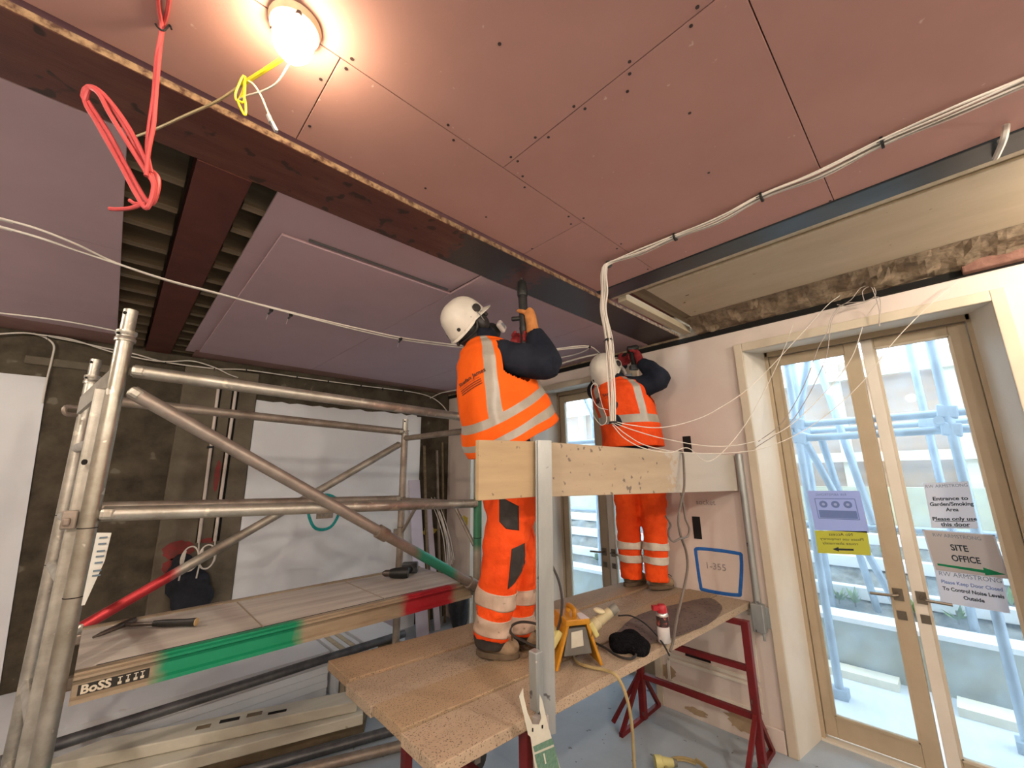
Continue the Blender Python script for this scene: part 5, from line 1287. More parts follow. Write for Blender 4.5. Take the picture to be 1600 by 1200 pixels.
cable('yellow_lead', [(1.600, 1.290, 0.815), (1.546, 1.227, 0.815), (1.557, 1.159, 0.812), (1.574, 1.109, 0.812), (1.568, 1.053, 0.812), (1.589, 1.035, 0.766), (1.613, 1.030, 0.693), (1.641, 1.040, 0.602), (1.670, 1.060, 0.495), (1.700, 1.080, 0.365)], 0.0065, M_yc2, 'tan mains lead running from the transformer down over the platform edge')
fl = [Vector((2.47 + 0.11 * math.cos(a), 1.24 + 0.11 * math.sin(a), 0.012 + 0.012 * k / 12)) for k, a in enumerate([2 * math.pi * k / 12 for k in range(25)])]
MB().tube(spline(fl, 3), 0.0065, 7).build('yellow_lead', M_yc2, label='tan lead coiled on the floor under the platform', cat='cable', smooth=True)
fp = thing('plug_connector', (2.45, 1.34, 0.0), 'yellowish plug lying by the floor coil', 'plug')
MB().tube([(2.40, 1.39, 0.034), (2.425, 1.365, 0.034), (2.427, 1.363, 0.034), (2.47, 1.32, 0.03)], [0.033, 0.033, 0.027, 0.02], 16).build('plug_body', M_yel2, fp, smooth=True)
MB().tube([(2.47, 1.32, 0.03), (2.485, 1.305, 0.028)], [0.021, 0.016], 14).build('gland', MATS['plug_grey'], fp, smooth=True)
hs = thing('air_hose', (1.958, 1.020, 0.815), 'brown lead draped over the long guard board and down to the platform', 'cable')
cable('lead', [(2.322, 1.060, 1.678), (2.330, 1.045, 1.717), (2.311, 1.020, 1.698), (2.273, 1.005, 1.609), (2.240, 1.000, 1.518), (2.195, 1.005, 1.444), (2.157, 1.010, 1.360), (2.163, 1.010, 1.287), (2.210, 1.010, 1.197), (2.204, 1.010, 1.112), (2.131, 1.015, 1.004), (2.065, 1.020, 0.917), (2.007, 1.020, 0.834), (1.967, 1.020, 0.797)], 0.0065, M_hc, par=hs)
cable('lead', [(2.261, 1.030, 1.490), (2.255, 1.020, 1.424), (2.241, 1.010, 1.359), (2.252, 1.000, 1.307), (2.220, 1.000, 1.272), (2.140, 1.005, 1.268), (2.098, 1.020, 1.259), (2.096, 1.040, 1.282), (2.142, 1.060, 1.307), (2.210, 1.080, 1.325), (2.241, 1.120, 1.366)], 0.0055, M_hc, par=hs)
cable('thin_hose', [(2.134, 1.394, 0.830), (2.152, 1.329, 0.840), (2.110, 1.230, 0.840), (2.045, 1.136, 0.830), (1.981, 1.059, 0.815), (1.919, 1.000, 0.800)], 0.004, M_bc, 'thin dark lead running past the spray can to the platform edge')

# ---------------------------------------------------------------- people
from mathutils import noise as mnoise
M_skin = mat('skin', (0.42, 0.24, 0.17), (0.38, 0.21, 0.15), rough=0.6, scale=20)
M_hiv = mat('hi_vis_orange', (0.93, 0.135, 0.008), (0.84, 0.11, 0.006), rough=0.75, scale=5, bump=0.6, bscale=12, spec=0.2)
M_hiv2 = mat('hi_vis_red_orange', (0.88, 0.090, 0.010), (0.74, 0.062, 0.008), rough=0.75, scale=7, bump=0.9, bscale=20, spec=0.2)
M_refl = mat('reflective_tape', (0.40, 0.36, 0.30), (0.33, 0.295, 0.245), rough=0.35, scale=12, spec=0.5)
M_refl2 = mat('reflective_tape_pale', (0.66, 0.60, 0.50), (0.55, 0.49, 0.41), rough=0.35, scale=14, spec=0.5, speck=((0.25, 0.18, 0.13), 24, 0.70))
M_refl3 = mat('reflective_tape_dusty', (0.56, 0.42, 0.33), (0.47, 0.345, 0.265), rough=0.5, scale=14, speck=((0.27, 0.19, 0.14), 30, 0.68))
M_navy = mat('navy_sweatshirt', (0.010, 0.012, 0.020), (0.020, 0.023, 0.034), rough=0.9, scale=10, bump=0.4, bscale=16, spec=0.15)
M_kneep = mat('dark_pocket_cloth', (0.030, 0.026, 0.024), (0.045, 0.038, 0.034), rough=0.85, scale=20)
M_helmet = mat('helmet_white', (0.72, 0.67, 0.58), (0.62, 0.57, 0.49), rough=0.4, scale=9, speck=((0.36, 0.31, 0.26), 26, 0.70))
M_hb = mat('helmet_black_plastic', (0.018, 0.017, 0.016), (0.035, 0.03, 0.028), rough=0.5, scale=20)
M_filter = mat('respirator_filter', (0.66, 0.58, 0.54), (0.58, 0.50, 0.46), rough=0.6, scale=20)
M_boot = mat('tan_suede_boot', (0.30, 0.215, 0.135), (0.22, 0.155, 0.095), rough=0.9, scale=14, bump=0.3, bscale=60)
M_sole = mat('boot_sole', (0.15, 0.105, 0.065), (0.10, 0.07, 0.045), rough=0.9, scale=20)
M_glo = mat('glove_orange', (0.52, 0.21, 0.06), (0.40, 0.15, 0.04), rough=0.85, scale=25, bump=0.3, bscale=60)
M_glr = mat('glove_red', (0.24, 0.018, 0.02), (0.17, 0.014, 0.016), rough=0.8, scale=25, bump=0.3, bscale=60)
M_ink_v = mat('vest_print', (0.10, 0.035, 0.02), rough=0.8)

def wrinkle(ob, amp, sc, seed=0.0, stretch=(1, 1, 1)):
    me = ob.data
    o = Vector(ob['_w'])
    nm = [v.normal.copy() for v in me.vertices]
    co = []
    for v, n_ in zip(me.vertices, nm):
        c = v.co.copy()
        p = c + o
        q = Vector((p.x * stretch[0], p.y * stretch[1], p.z * stretch[2])) * sc + Vector((seed, seed, seed))
        c += n_ * ((mnoise.noise(q) + 0.5 * mnoise.noise(q * 2.1)) * amp)
        co += [c.x, c.y, c.z]
    me.vertices.foreach_set('co', co)
    me.update()

def rad(vals, n):
    return lerp_list(vals, n)

def vest_mesh(rings, F, L, th0=96, sub=7, holes=(), stripe=None, bands=(), lift=0.0):
    """rings: (centre, lateral half, front half, back half, front tilt). returns MB with materials 0 cloth, 1 tape"""
    cs = spline([r[0] for r in rings], sub)
    par = [rad([r[i] for r in rings], sub) for i in (1, 2, 3, 4)]
    n = len(cs)
    vs = []; info = []
    for i in range(n):
        t = i / sub
        for k in range(th0):
            a = 2 * math.pi * k / th0
            sl, sf = math.sin(a), -math.cos(a)      # a=0 is the middle of the back, a=pi/2 the left side
            e = 0.85
            cl = math.copysign(abs(sl) ** e, sl); cf = math.copysign(abs(sf) ** e, sf)
            b = par[1][i] if sf > 0 else par[2][i]
            p = cs[i] + L * (cl * (par[0][i] + lift)) + F * (cf * (b + lift)) + UP * (cf * par[3][i])
            # cloth folds
            fold = mnoise.noise(Vector((math.cos(a) * 2.2, math.sin(a) * 2.2, t * 0.9))) * 0.012 * max(0, 1 - t / (n / sub) * 1.0)
            p += (L * cl + F * cf) * fold
            vs.append(p); info.append((t, a, cl))
    mb = MB()
    mb.v = [Vector(v) for v in vs]
    for i in range(n - 1):
        for k in range(th0):
            k2 = (k + 1) % th0
            t = (i + 0.5) / sub
            a = 2 * math.pi * (k + 0.5) / th0
            lat = (info[i * th0 + k][2] + info[(i + 1) * th0 + k2][2]) / 2
            if any(h(t, a, lat) for h in holes):
                continue
            m = 0
            if any(b0 <= t <= b1 for b0, b1 in bands):
                m = 1
            if stripe and t > stripe[2] and stripe[0] < abs(lat) < stripe[1]:
                m = 1
            mb.f.append((i * th0 + k, i * th0 + k2, (i + 1) * th0 + k2, (i + 1) * th0 + k)); mb.mi.append(m)
    return mb

def thicken(ob, th=0.004):
    md = ob.modifiers.new('t', 'SOLIDIFY'); md.thickness = th; md.offset = -1
    md2 = ob.modifiers.new('sm', 'SMOOTH'); md2.iterations = 2; md2.factor = 0.4
    bake(ob)

def boot(par, heel, toe, top, w=0.05):
    heel, toe, top = Vector(heel), Vector(toe), Vector(top)
    d = (toe - heel); ln = d.length; d.normalize(); s = UP.cross(d)
    z0 = heel.z
    b = MB()
    b.tube(spline([heel + d * 0.03 + UP * 0.055, heel + d * ln * 0.35 + UP * 0.052, heel + d * ln * 0.65 + UP * 0.046, heel + d * (ln - 0.045) + UP * 0.042], 4), rad([0.040, 0.043, 0.046, 0.040], 4), 16)
    b.ball(heel + d * (ln - 0.05) + UP * 0.04, 0.05, 0.05, 0.036, 14, 10)
    b.tube(spline([heel + d * 0.05 + UP * 0.05, heel + d * 0.055 + UP * 0.10, top + UP * 0.03], 4), rad([0.042, 0.046, 0.048], 4), 16)
    bo = b.build('boot', M_boot, par, remesh=0.007, smooth_it=3)
    sl = []
    for k in range(24):
        a = 2 * math.pi * k / 24
        u = math.cos(a); v = math.sin(a)
        sl.append(heel + d * (ln * 0.5 + u * ln * 0.5) + s * (v * (w + 0.004 * u)) + UP * 0.0)
    MB().prism(sl, (0, 0, 0.026)).build('sole', M_sole, bo, bevel=0.005)
    lc = MB()
    for k in range(4):
        c = heel + d * (0.10 + 0.025 * k) + UP * (0.112 - 0.012 * k)
        lc.tube([c - s * 0.025, c + UP * 0.008, c + s * 0.025], 0.003, 5)
    lc.build('laces', M_sole, bo)
    return bo

def fist(par, G, A, P, rg, m, wrist, name='glove', span=3.5, flip=1, thumb_h=0.022):
    """gloved hand closed round an axis A through G; P points from the axis to the palm"""
    G, A, P = Vector(G), Vector(A).normalized(), Vector(P)
    P = (P - A * P.dot(A)).normalized(); Q = A.cross(P) * flip
    b = MB()
    pc = G + P * (rg + 0.019)
    b.ball(pc, 0.021, 0.036, 0.046, 14, 10, axes=(P, Q, A))
    b.ball(pc - Q * 0.012 + P * 0.004 - A * 0.01, 0.022, 0.03, 0.04, 12, 9, axes=(P, Q, A))
    for j in range(4):
        h = (0.031, 0.010, -0.011, -0.031)[j]
        ln = (0.92, 1.0, 0.96, 0.8)[j]
        pts = []
        for q in range(9):
            th = (0.55 + span * 0.72 * ln * q / 8)
            rr = rg + 0.0115 + (0.006 if q in (2, 5) else 0)
            pts.append(G + A * h + P * (rr * math.cos(th)) + Q * (rr * math.sin(th)))
        b.tube(spline([pc + Q * 0.02 + A * h] + pts, 3), rad([0.0115] * 5 + [0.0105] * 3 + [0.0095, 0.0085], 3), 10)
    pts = []
    for q in range(6):
        th = -0.5 - 1.5 * q / 5
        rr = rg + 0.013 + (0.005 if q == 2 else 0)
        pts.append(G + A * (0.012 + thumb_h * q / 5) + P * (rr * math.cos(th)) + Q * (rr * math.sin(th)))
    b.tube(spline([pc - Q * 0.022 - A * 0.005] + pts, 3), rad([0.015, 0.0135, 0.0125, 0.012, 0.0115, 0.0105, 0.009], 3), 10)
    b.tube(spline([pc, pc * 0.5 + Vector(wrist) * 0.5, Vector(wrist)], 4), rad([0.030, 0.030, 0.033], 4), 14)
    return b.build(name, m, par, remesh=0.0042, smooth_it=2)

def helmet(par, C, U, F, m=M_helmet):
    """shell with brim, ridge, side caps; C rim centre, U helmet up, F helmet forward"""
    U = Vector(U).normalized(); F = Vector(F); F = (F - U * F.dot(U)).normalized(); S = U.cross(F)
    C = Vector(C)
    rf, rs, h = 0.132, 0.112, 0.142
    mb = MB()
    seg, rings = 40, 14
    vs = []; fs = []
    for i in range(rings + 1):
        e = (math.pi / 2) * i / rings
        for k in range(seg):
            a = 2 * math.pi * k / seg
            f_, s_ = math.cos(a), math.sin(a)
            r = math.cos(e) ** 0.72
            ridge = 0.006 * math.exp(-(s_ * r * 6.0) ** 2) * (0.4 + 0.6 * math.sin(e))
            grv = -0.0028 if (abs(abs(s_) - 0.62) < 0.10 and 0.25 < e < 1.1) else 0
            drop = (-0.028 if f_ < -0.3 else 0.0) * (1 - i / rings) if i < 5 else 0
            vs.append(C + F * (rf * r * f_ * (1 + ridge + grv)) + S * (rs * r * s_ * (1 + grv)) + U * (h * math.sin(e) * (1 + ridge * 3) + drop * abs(f_)))
    for i in range(rings):
        for k in range(seg):
            k2 = (k + 1) % seg
            fs.append((i*seg + k, i*seg + k2, (i+1)*seg + k2, (i+1)*seg + k))
    mb.add(vs, fs)
    # brim and rim flange
    vs = []; fs = []
    for k in range(seg + 1):
        a = 2 * math.pi * k / seg
        f_, s_ = math.cos(a), math.sin(a)
        out = 0.007 + 0.040 * max(0, f_) ** 2.2
        drop = (-0.028 * abs(f_) if f_ < -0.3 else 0.0)
        p = C + F * (rf * f_) + S * (rs * s_) + U * drop
        d = (F * f_ + S * s_)
        vs += [p + U * 0.006, p + d * out - U * (0.004 + 0.006 * max(0, f_)), p + d * (out * 0.98) - U * (0.008 + 0.006 * max(0, f_)), p - U * 0.004]
    for k in range(seg):
        for j in range(4):
            j2 = (j + 1) % 4
            fs.append((k*4 + j, k*4 + j2, (k+1)*4 + j2, (k+1)*4 + j))
    mb.add(vs, fs)
    hb = mb.build('helmet', m, par, smooth=True)
    md = hb.modifiers.new('t', 'SOLIDIFY'); md.thickness = 0.003; md.offset = -1
    for s in (-1, 1):
        c = C + S * (s * rs * 0.985) + U * 0.035 + F * 0.035
        MB().lathe([(0.023, -0.004), (0.023, 0.006), (0.019, 0.010), (0.0, 0.011)], c, axis=S * s + U * 0.25, seg=18).build('side_cap', M_hb, hb, smooth=True)
        MB().lathe([(0.010, -0.003), (0.010, 0.004), (0.0, 0.005)], C - F * (rf * 0.80) + S * (s * rs * 0.56) + U * 0.01, axis=-F + S * s * 0.7, seg=12).build('rear_clip', M_hb, hb)
    MB().tube(spline([C - F * 0.12 - U * 0.03, C - F * 0.13 - U * 0.052, C - F * 0.11 - U * 0.06 + S * 0.03], 4), 0.007, 8).tube(spline([C + S * 0.105 - U * 0.0, C + S * 0.10 - U * 0.05 - F * 0.05, C - F * 0.11 - U * 0.055, C - S * 0.10 - U * 0.05 - F * 0.05, C - S * 0.105], 5), 0.006, 7).build('harness', M_hb, hb, smooth=True)
    return hb, S

def ear_cup(par, c, ax, up):
    c, ax, up = Vector(c), Vector(ax).normalized(), Vector(up)
    e = MB().lathe([(0.028, -0.012), (0.036, -0.008), (0.038, 0.008), (0.034, 0.022), (0.022, 0.030), (0.0, 0.032)], c, axis=ax, seg=22, sx=1.0, sy=1.25, xdir=ax.cross(up))
    o = e.build('ear_defender', M_hb, par, smooth=True)
    MB().tube(spline([c + ax * 0.03 + up * 0.0, c + ax * 0.034 + up * 0.04, c + ax * 0.02 + up * 0.085], 4), 0.0028, 6).build('wire_arm', mat('wire_steel', (0.5, 0.46, 0.42), rough=0.3, metal=0.9), o, smooth=True)
    return o

def respirator(par, c, F, S, U):
    c = Vector(c)
    MB().ball(c, 0.055, 0.062, 0.055, 16, 10, axes=(F, S, U)).build('mask', M_hb, par, smooth=True)
    for s in (-1, 1):
        k = c + F * 0.022 + S * (s * 0.066) - U * 0.006
        nx_ = (S * s * 0.8 + F * 0.6).normalized()
        tv = U.cross(nx_).normalized()
        f = MB().obox(k + nx_ * 0.012, nx_ * 0.014, tv * 0.040, U * 0.032).build('filter', M_filter, par, bevel=0.012)
        g = MB()
        for q in range(4):
            g.obox(k + nx_ * 0.0266 + tv * (-0.022 + 0.014 * q), nx_ * 0.0006, tv * 0.0022, U * (0.017 - 0.002 * q))
        g.build('filter_print', M_ink2, f)

def shrink_text(vest, items, m, par, origin, right, up, look):
    """flat lettering pressed onto the vest surface"""
    o = Vector(vest['_w'])
    bv = BVHTree.FromPolygons([v.co + o for v in vest.data.vertices], [tuple(p.vertices) for p in vest.data.polygons])
    mb = MB()
    look = Vector(look).normalized(); right = Vector(right).normalized(); up = Vector(up).normalized()
    for it in items:
        if it[0] == 'text':
            vs, fs = text_mesh(it[1], it[4], 'LEFT', it[5], 0.0)
        else:
            n = 14
            vs = []; fs = []
            for k in range(n + 1):
                vs += [Vector((it[1] * k / n, 0, 0)), Vector((it[1] * k / n, it[4], 0))]
            fs = [(2*k, 2*k + 2, 2*k + 3, 2*k + 1) for k in range(n)]
        out = []
        for v in vs:
            p = Vector(origin) + right * (v.x + it[2]) + up * (v.y + it[3])
            h = bv.ray_cast(p - look * 0.5, look)
            out.append((h[0] - look * 0.004) if h[0] is not None else p)
        mb.add(out, fs)
    return mb.build('printed_name', m, par)

# ------------------------------------------------ first worker: drilling the beam
F1 = (RT * 0.82 + FW * 0.57).normalized(); L1v = UP.cross(F1)
p1 = thing('person', (1.368, 1.561, 0.806), 'worker in orange vest and trousers drilling up into the steel beam, nearest the viewer', 'person')
hipC = Vector((1.439, 1.530, 1.598)); neckC = Vector((1.352, 1.613, 2.277))
headU = (-F1 * 0.74 + UP * 0.67).normalized(); headF = (F1 * 0.67 + UP * 0.74).normalized()
rimC = Vector((1.282, 1.681, 2.406))
headC = rimC - headU * 0.045 + headF * 0.0
shR = Vector((1.351, 1.447, 2.170)); elR = Vector((1.466, 1.268, 2.120)); wrR = Vector((1.450, 1.346, 2.302))
shL = Vector((1.506, 1.688, 2.251)); elL = Vector((1.651, 1.576, 2.159)); wrL = Vector((1.481, 1.476, 2.215))
kneeR = Vector((1.359, 1.495, 1.195)); ankR = Vector((1.345, 1.551, 0.893))
kneeL = Vector((1.517, 1.538, 1.172)); ankL = Vector((1.500, 1.554, 0.864))
hR = hipC - L1v * 0.09; hL = hipC + L1v * 0.09
drillG = Vector((1.436, 1.394, 2.392))
bd = MB()
bd.tube(spline([hipC, hipC.lerp(neckC, 0.35), hipC.lerp(neckC, 0.7), neckC], 4), rad([0.13, 0.125, 0.14, 0.06], 4), 18)
bd.tube([neckC, headC], 0.055, 14).ball(headC, 0.095, 0.075, 0.115, 18, 12, axes=(headF, headU.cross(headF), headU))
bd.ball(headC + headF * 0.095 - headU * 0.01, 0.018, 0.012, 0.02, 8, 6)
for a, b, c in ((shR, elR, wrR), (shL, elL, wrL)):
    bd.tube(spline([neckC.lerp(a, 0.4), a, a.lerp(b, 0.5), b, b.lerp(c, 0.5), c], 4), rad([0.06, 0.055, 0.05, 0.042, 0.038, 0.028], 4), 14)
for a, b, c in ((hR, kneeR, ankR), (hL, kneeL, ankL)):
    bd.tube(spline([a, a.lerp(b, 0.5), b, b.lerp(c, 0.45), c], 4), rad([0.085, 0.075, 0.055, 0.052, 0.036], 4), 14)
bd.build('body', M_skin, p1, remesh=0.012, smooth_it=2)
# sweatshirt
sw = MB()
sw.tube(spline([hipC + UP * 0.06, hipC.lerp(neckC, 0.4), hipC.lerp(neckC, 0.75) - F1 * 0.0, neckC + UP * 0.01, neckC.lerp(headC, 0.5)], 4), rad([0.135, 0.14, 0.155, 0.085, 0.078], 4), 20)
sw.tube(spline([neckC - UP * 0.03, shR + UP * 0.01, shR.lerp(elR, 0.5) + UP * 0.004, elR, elR.lerp(wrR, 0.5) + F1 * 0.01, wrR], 5), rad([0.07, 0.082, 0.083, 0.071, 0.063, 0.046], 5), 18)
sw.tube(spline([neckC - UP * 0.03, shL + UP * 0.01, shL.lerp(elL, 0.5), elL, elL.lerp(wrL, 0.5), wrL], 5), rad([0.07, 0.08, 0.08, 0.07, 0.06, 0.046], 5), 18)
so_ = sw.build('sweatshirt', M_navy, p1, remesh=0.010, smooth_it=4)
wrinkle(so_, 0.007, 9, 3.0)
# vest
r1 = [((1.449, 1.520, 1.783), 0.225, 0.245, 0.20, 0.11), ((1.429, 1.540, 1.872), 0.22, 0.215, 0.20, 0.125), ((1.410, 1.557, 1.969), 0.215, 0.18, 0.185, 0.115),
      ((1.394, 1.573, 2.072), 0.215, 0.15, 0.178, 0.06), ((1.379, 1.587, 2.163), 0.212, 0.13, 0.158, 0.01), ((1.367, 1.599, 2.234), 0.185, 0.105, 0.13, 0.0), ((1.357, 1.609, 2.281), 0.125, 0.085, 0.095, 0.0), ((1.352, 1.613, 2.302), 0.085, 0.07, 0.078, 0.0)]
r1 = [(Vector(a), b, c, d, e) for a, b, c, d, e in r1]
hole = lambda t, a, lat: 2.45 < t < 5.3 and ((abs(a - math.pi * 1.5 + 0.22) < 0.60 * min(1, (t - 2.45) / 0.9)) or (abs(a - math.pi * 0.5 - 0.22) < 0.60 * min(1, (t - 2.45) / 0.9)))
slit = lambda t, a, lat: t < 0.9 and abs(a - math.pi) < 0.10
vm = vest_mesh(r1, F1, L1v, 168, 12, holes=(hole, slit), stripe=(0.63, 0.86, 1.75), bands=((0.42, 0.86), (1.38, 1.86)))
vest1 = vm.build('hi_vis_vest', [M_hiv, M_refl], p1)
thicken(vest1, 0.004)
shrink_text(vest1, [('text', 'Stefan James', 0.0, 0.0, 0.030, 0.0008), ('text', 'PLASTERING CONTRACTORS', 0.0, -0.022, 0.0085, 0.0), ('bar', 0.115, 0.0, -0.036, 0.004), ('bar', 0.115, 0.0, -0.047, 0.004), ('bar', 0.115, 0.0, -0.058, 0.004)], M_ink_v, p1,
            (1.159, 1.591, 2.041), RT * 0.95 + UP * 0.36, UP * 0.95 - RT * 0.36, FW)
# trousers
tr_ = MB()
tr_.ball(hipC + UP * 0.02, 0.15, 0.165, 0.13, 18, 12, axes=(F1, L1v, UP))
tr_.tube(spline([hipC + UP * 0.12, hipC], 2), 0.14, 18)
for h, k, a in ((hR, kneeR, ankR), (hL, kneeL, ankL)):
    tr_.tube(spline([h + UP * 0.03, h.lerp(k, 0.35), h.lerp(k, 0.75), k, k.lerp(a, 0.5), a + UP * 0.0], 5), rad([0.115, 0.113, 0.105, 0.098, 0.088, 0.082], 5), 20)
t1 = tr_.build('trousers', M_hiv2, p1, remesh=0.009, smooth_it=3)
wrinkle(t1, 0.012, 8, 1.0, (1, 1, 1.6))
def leg_band(k, a, t0, t1_, r0, r1_, m, par, name='reflective_band'):
    b = MB()
    pts = [k.lerp(a, t0 + (t1_ - t0) * q / 3) for q in range(4)]
    b.tube(pts, [r0 + (r1_ - r0) * q / 3 for q in range(4)], 28)
    o = b.build(name, m, par)
    bake_sub(o)
    return o
wr_ = (0.012, 8, 1.0, (1, 1, 1.6))
def bake_sub(o):
    md = o.modifiers.new('sd', 'SUBSURF'); md.levels = 2; md.subdivision_type = 'SIMPLE'
    bake(o); wrinkle(o, *wr_)
for k, a in ((kneeR, ankR), (kneeL, ankL)):
    leg_band(k, a, 0.33, 0.55, 0.0935, 0.0905, M_refl3, t1)
    leg_band(k, a, 0.70, 0.93, 0.089, 0.0865, M_refl3, t1)
    leg_band(k, a, 0.98, 1.12, 0.078, 0.068, M_kneep, p1, 'hem')
# pockets pressed on the trouser side facing the viewer
def patch(par, target, pts2d, base, right, up, look, m, name, th=0.007):
    o = Vector(target['_w'])
    bv = BVHTree.FromPolygons([v.co + o for v in target.data.vertices], [tuple(p.vertices) for p in target.data.polygons])
    look = Vector(look).normalized(); right = Vector(right).normalized(); up = Vector(up).normalized()
    cx = sum(p[0] for p in pts2d) / len(pts2d); cy = sum(p[1] for p in pts2d) / len(pts2d)
    dense = []
    for i in range(len(pts2d)):
        p, q = pts2d[i], pts2d[(i + 1) % len(pts2d)]
        dense += [(p[0] + (q[0] - p[0]) * k / 7, p[1] + (q[1] - p[1]) * k / 7) for k in range(7)]
    pts2d = dense
    vs = []; n = len(pts2d); rings = 10
    for r_ in range(rings):
        s = 1 - r_ / rings
        for p in pts2d:
            x, y_ = cx + (p[0] - cx) * s, cy + (p[1] - cy) * s
            q = Vector(base) + right * x + up * y_
            h = bv.ray_cast(q - look * 0.4, look)
            vs.append((h[0] if h[0] is not None else q) - look * (th * (1.0 if r_ else 0.2)))
    fs = []
    for r_ in range(rings - 1):
        for k in range(n):
            k2 = (k + 1) % n
            fs.append((r_*n + k, r_*n + k2, (r_+1)*n + k2, (r_+1)*n + k))
    fs.append(tuple((rings - 1) * n + k for k in range(n)))
    return MB().add(vs, fs).build(name, m, par, smooth=True)
S_ = 1 / 302.0
patch(t1, t1, [(-14 * S_, 52 * S_), (-14 * S_, 18 * S_), (-5 * S_, 9 * S_), (13 * S_, 6 * S_), (13 * S_, 38 * S_)], (1.304, 1.382, 1.334), RT, UP, FW, M_kneep, 'thigh_pocket')
patch(t1, t1, [(-2 * S_, 18 * S_), (16 * S_, 24 * S_), (17 * S_, -8 * S_), (2 * S_, -28 * S_), (-8 * S_, -34 * S_)], (1.315, 1.372, 1.219), RT, UP, FW, M_kneep, 'knee_pad')
boot(p1, (1.311, 1.619, 0.806), (1.421, 1.450, 0.806), ankR)
boot(p1, (1.474, 1.616, 0.806), (1.574, 1.450, 0.806), ankL)
hb1, S1 = helmet(p1, rimC, headU, headF)
hood = MB().ball(headC, 0.105, 0.088, 0.118, 18, 12, axes=(headF, headU.cross(headF), headU))
hood.tube(spline([headC - headU * 0.05, headC.lerp(neckC, 0.6), neckC], 4), rad([0.085, 0.08, 0.088], 4), 18)
hood.build('balaclava', M_hb, p1, remesh=0.009, smooth_it=3)
sR = -(headU.cross(headF)).normalized()
ear_cup(p1, headC + sR * 0.086 + headF * 0.018 + headU * 0.005, sR, headU)
ear_cup(p1, headC - sR * 0.086 + headF * 0.018 + headU * 0.005, -sR, headU)
respirator(p1, headC + headF * 0.085 - headU * 0.085, headF, headU.cross(headF).normalized(), headU)
gg = MB().obox(headC + headF * 0.095 + headU * 0.03, headF * 0.012, headU.cross(headF).normalized() * 0.07, headU * 0.026)
gg.build('goggles', mat('goggle_lens', (0.05, 0.045, 0.045), rough=0.15), p1, bevel=0.01)
fist(p1, drillG, UP, RT * 0.75 - FW * 0.65, 0.023, M_glo, wrR, flip=1)
fist(p1, Vector((1.420, 1.409, 2.277)), UP, -RT * 0.3 + FW * 0.9, 0.018, M_glr, wrL, flip=-1)

# rotary hammer held upright
d1 = thing('rotary_hammer', tuple(drillG), 'black hammer drill held upright against the steel beam', 'drill')
def dz(py_, px_=None):
    return px_
tip = Vector((1.429, 1.400, 2.619)); base = Vector((1.435, 1.394, 2.339))
ax1 = (tip - base).normalized()
tipz = Vector((tip.x, tip.y, ZL - 0.001)); 
ax1 = (tipz - base).normalized(); Lh = (tipz - base).length
def dp(t, o=Vector((0, 0, 0))): return base + ax1 * (t * Lh) + o
MB().tube([dp(0.93), dp(1.0)], 0.006, 8).build('drill_bit', M_toolsteel, d1, smooth=True)
MB().tube([dp(0.62), dp(0.64), dp(0.76), dp(0.78), dp(0.80), dp(0.90), dp(0.94)], [0.026, 0.0275, 0.0275, 0.0255, 0.025, 0.0235, 0.014], 18).build('chuck', M_tool, d1, smooth=True)
MB().tube([dp(-0.05), dp(0.10), dp(0.35), dp(0.60), dp(0.63)], [0.024, 0.0235, 0.0225, 0.0235, 0.022], 18).build('motor_housing', M_tool, d1, smooth=True)
MB().tube(spline([dp(0.0), dp(-0.18, F1 * 0.0), dp(-0.55, -F1 * 0.005), dp(-0.85, F1 * 0.01)], 4), rad([0.026, 0.021, 0.020, 0.024], 4), 14).build('grip', M_tool, d1, smooth=True)
MB().tube([dp(0.18, -RT * 0.02), dp(0.17, -RT * 0.058), dp(0.17, -RT * 0.064)], [0.011, 0.013, 0.008], 12).build('side_handle', M_tool, d1, smooth=True)

# ------------------------------------------------ second worker: by the garden wall
F2 = (RT * 0.50 + FW * 0.866).normalized(); L2v = UP.cross(F2)
p2 = thing('person', (2.804, 1.590, 0.806), 'worker in orange vest and trousers working at the beam end, by the garden wall', 'person')
hip2 = Vector((2.761, 1.589, 1.571)); nk2 = Vector((2.678, 1.642, 2.281))
hU2 = (-F2 * 0.72 - RT * 0.12 + UP * 0.68).normalized(); hF2 = (F2 * 0.68 + RT * 0.15 + UP * 0.72)
hF2 = (hF2 - hU2 * hF2.dot(hU2)).normalized()
rim2 = Vector((2.642, 1.704, 2.362)); hc2 = rim2 - hU2 * 0.045
sR2 = Vector((2.745, 1.466, 2.222)); eR2 = Vector((2.806, 1.352, 2.269)); wR2 = Vector((2.804, 1.492, 2.419))
sL2 = Vector((2.678, 1.808, 2.227)); eL2 = Vector((2.901, 1.927, 2.364)); wL2 = Vector((2.920, 1.700, 2.489))
kR2 = Vector((2.834, 1.506, 1.161)); aR2 = Vector((2.821, 1.517, 0.868)); kL2 = Vector((2.789, 1.687, 1.157)); aL2 = Vector((2.787, 1.690, 0.864))
hR2 = Vector((2.825, 1.500, 1.494)); hL2 = Vector((2.764, 1.670, 1.502))
b2_ = MB()
b2_.tube(spline([hip2, hip2.lerp(nk2, 0.35), hip2.lerp(nk2, 0.7), nk2], 4), rad([0.13, 0.12, 0.135, 0.06], 4), 18)
b2_.tube([nk2, hc2], 0.055, 14).ball(hc2, 0.095, 0.075, 0.115, 18, 12, axes=(hF2, hU2.cross(hF2), hU2))
for a, b, c in ((sR2, eR2, wR2), (sL2, eL2, wL2)):
    b2_.tube(spline([nk2.lerp(a, 0.4), a, a.lerp(b, 0.5), b, b.lerp(c, 0.5), c], 4), rad([0.06, 0.055, 0.05, 0.042, 0.038, 0.028], 4), 14)
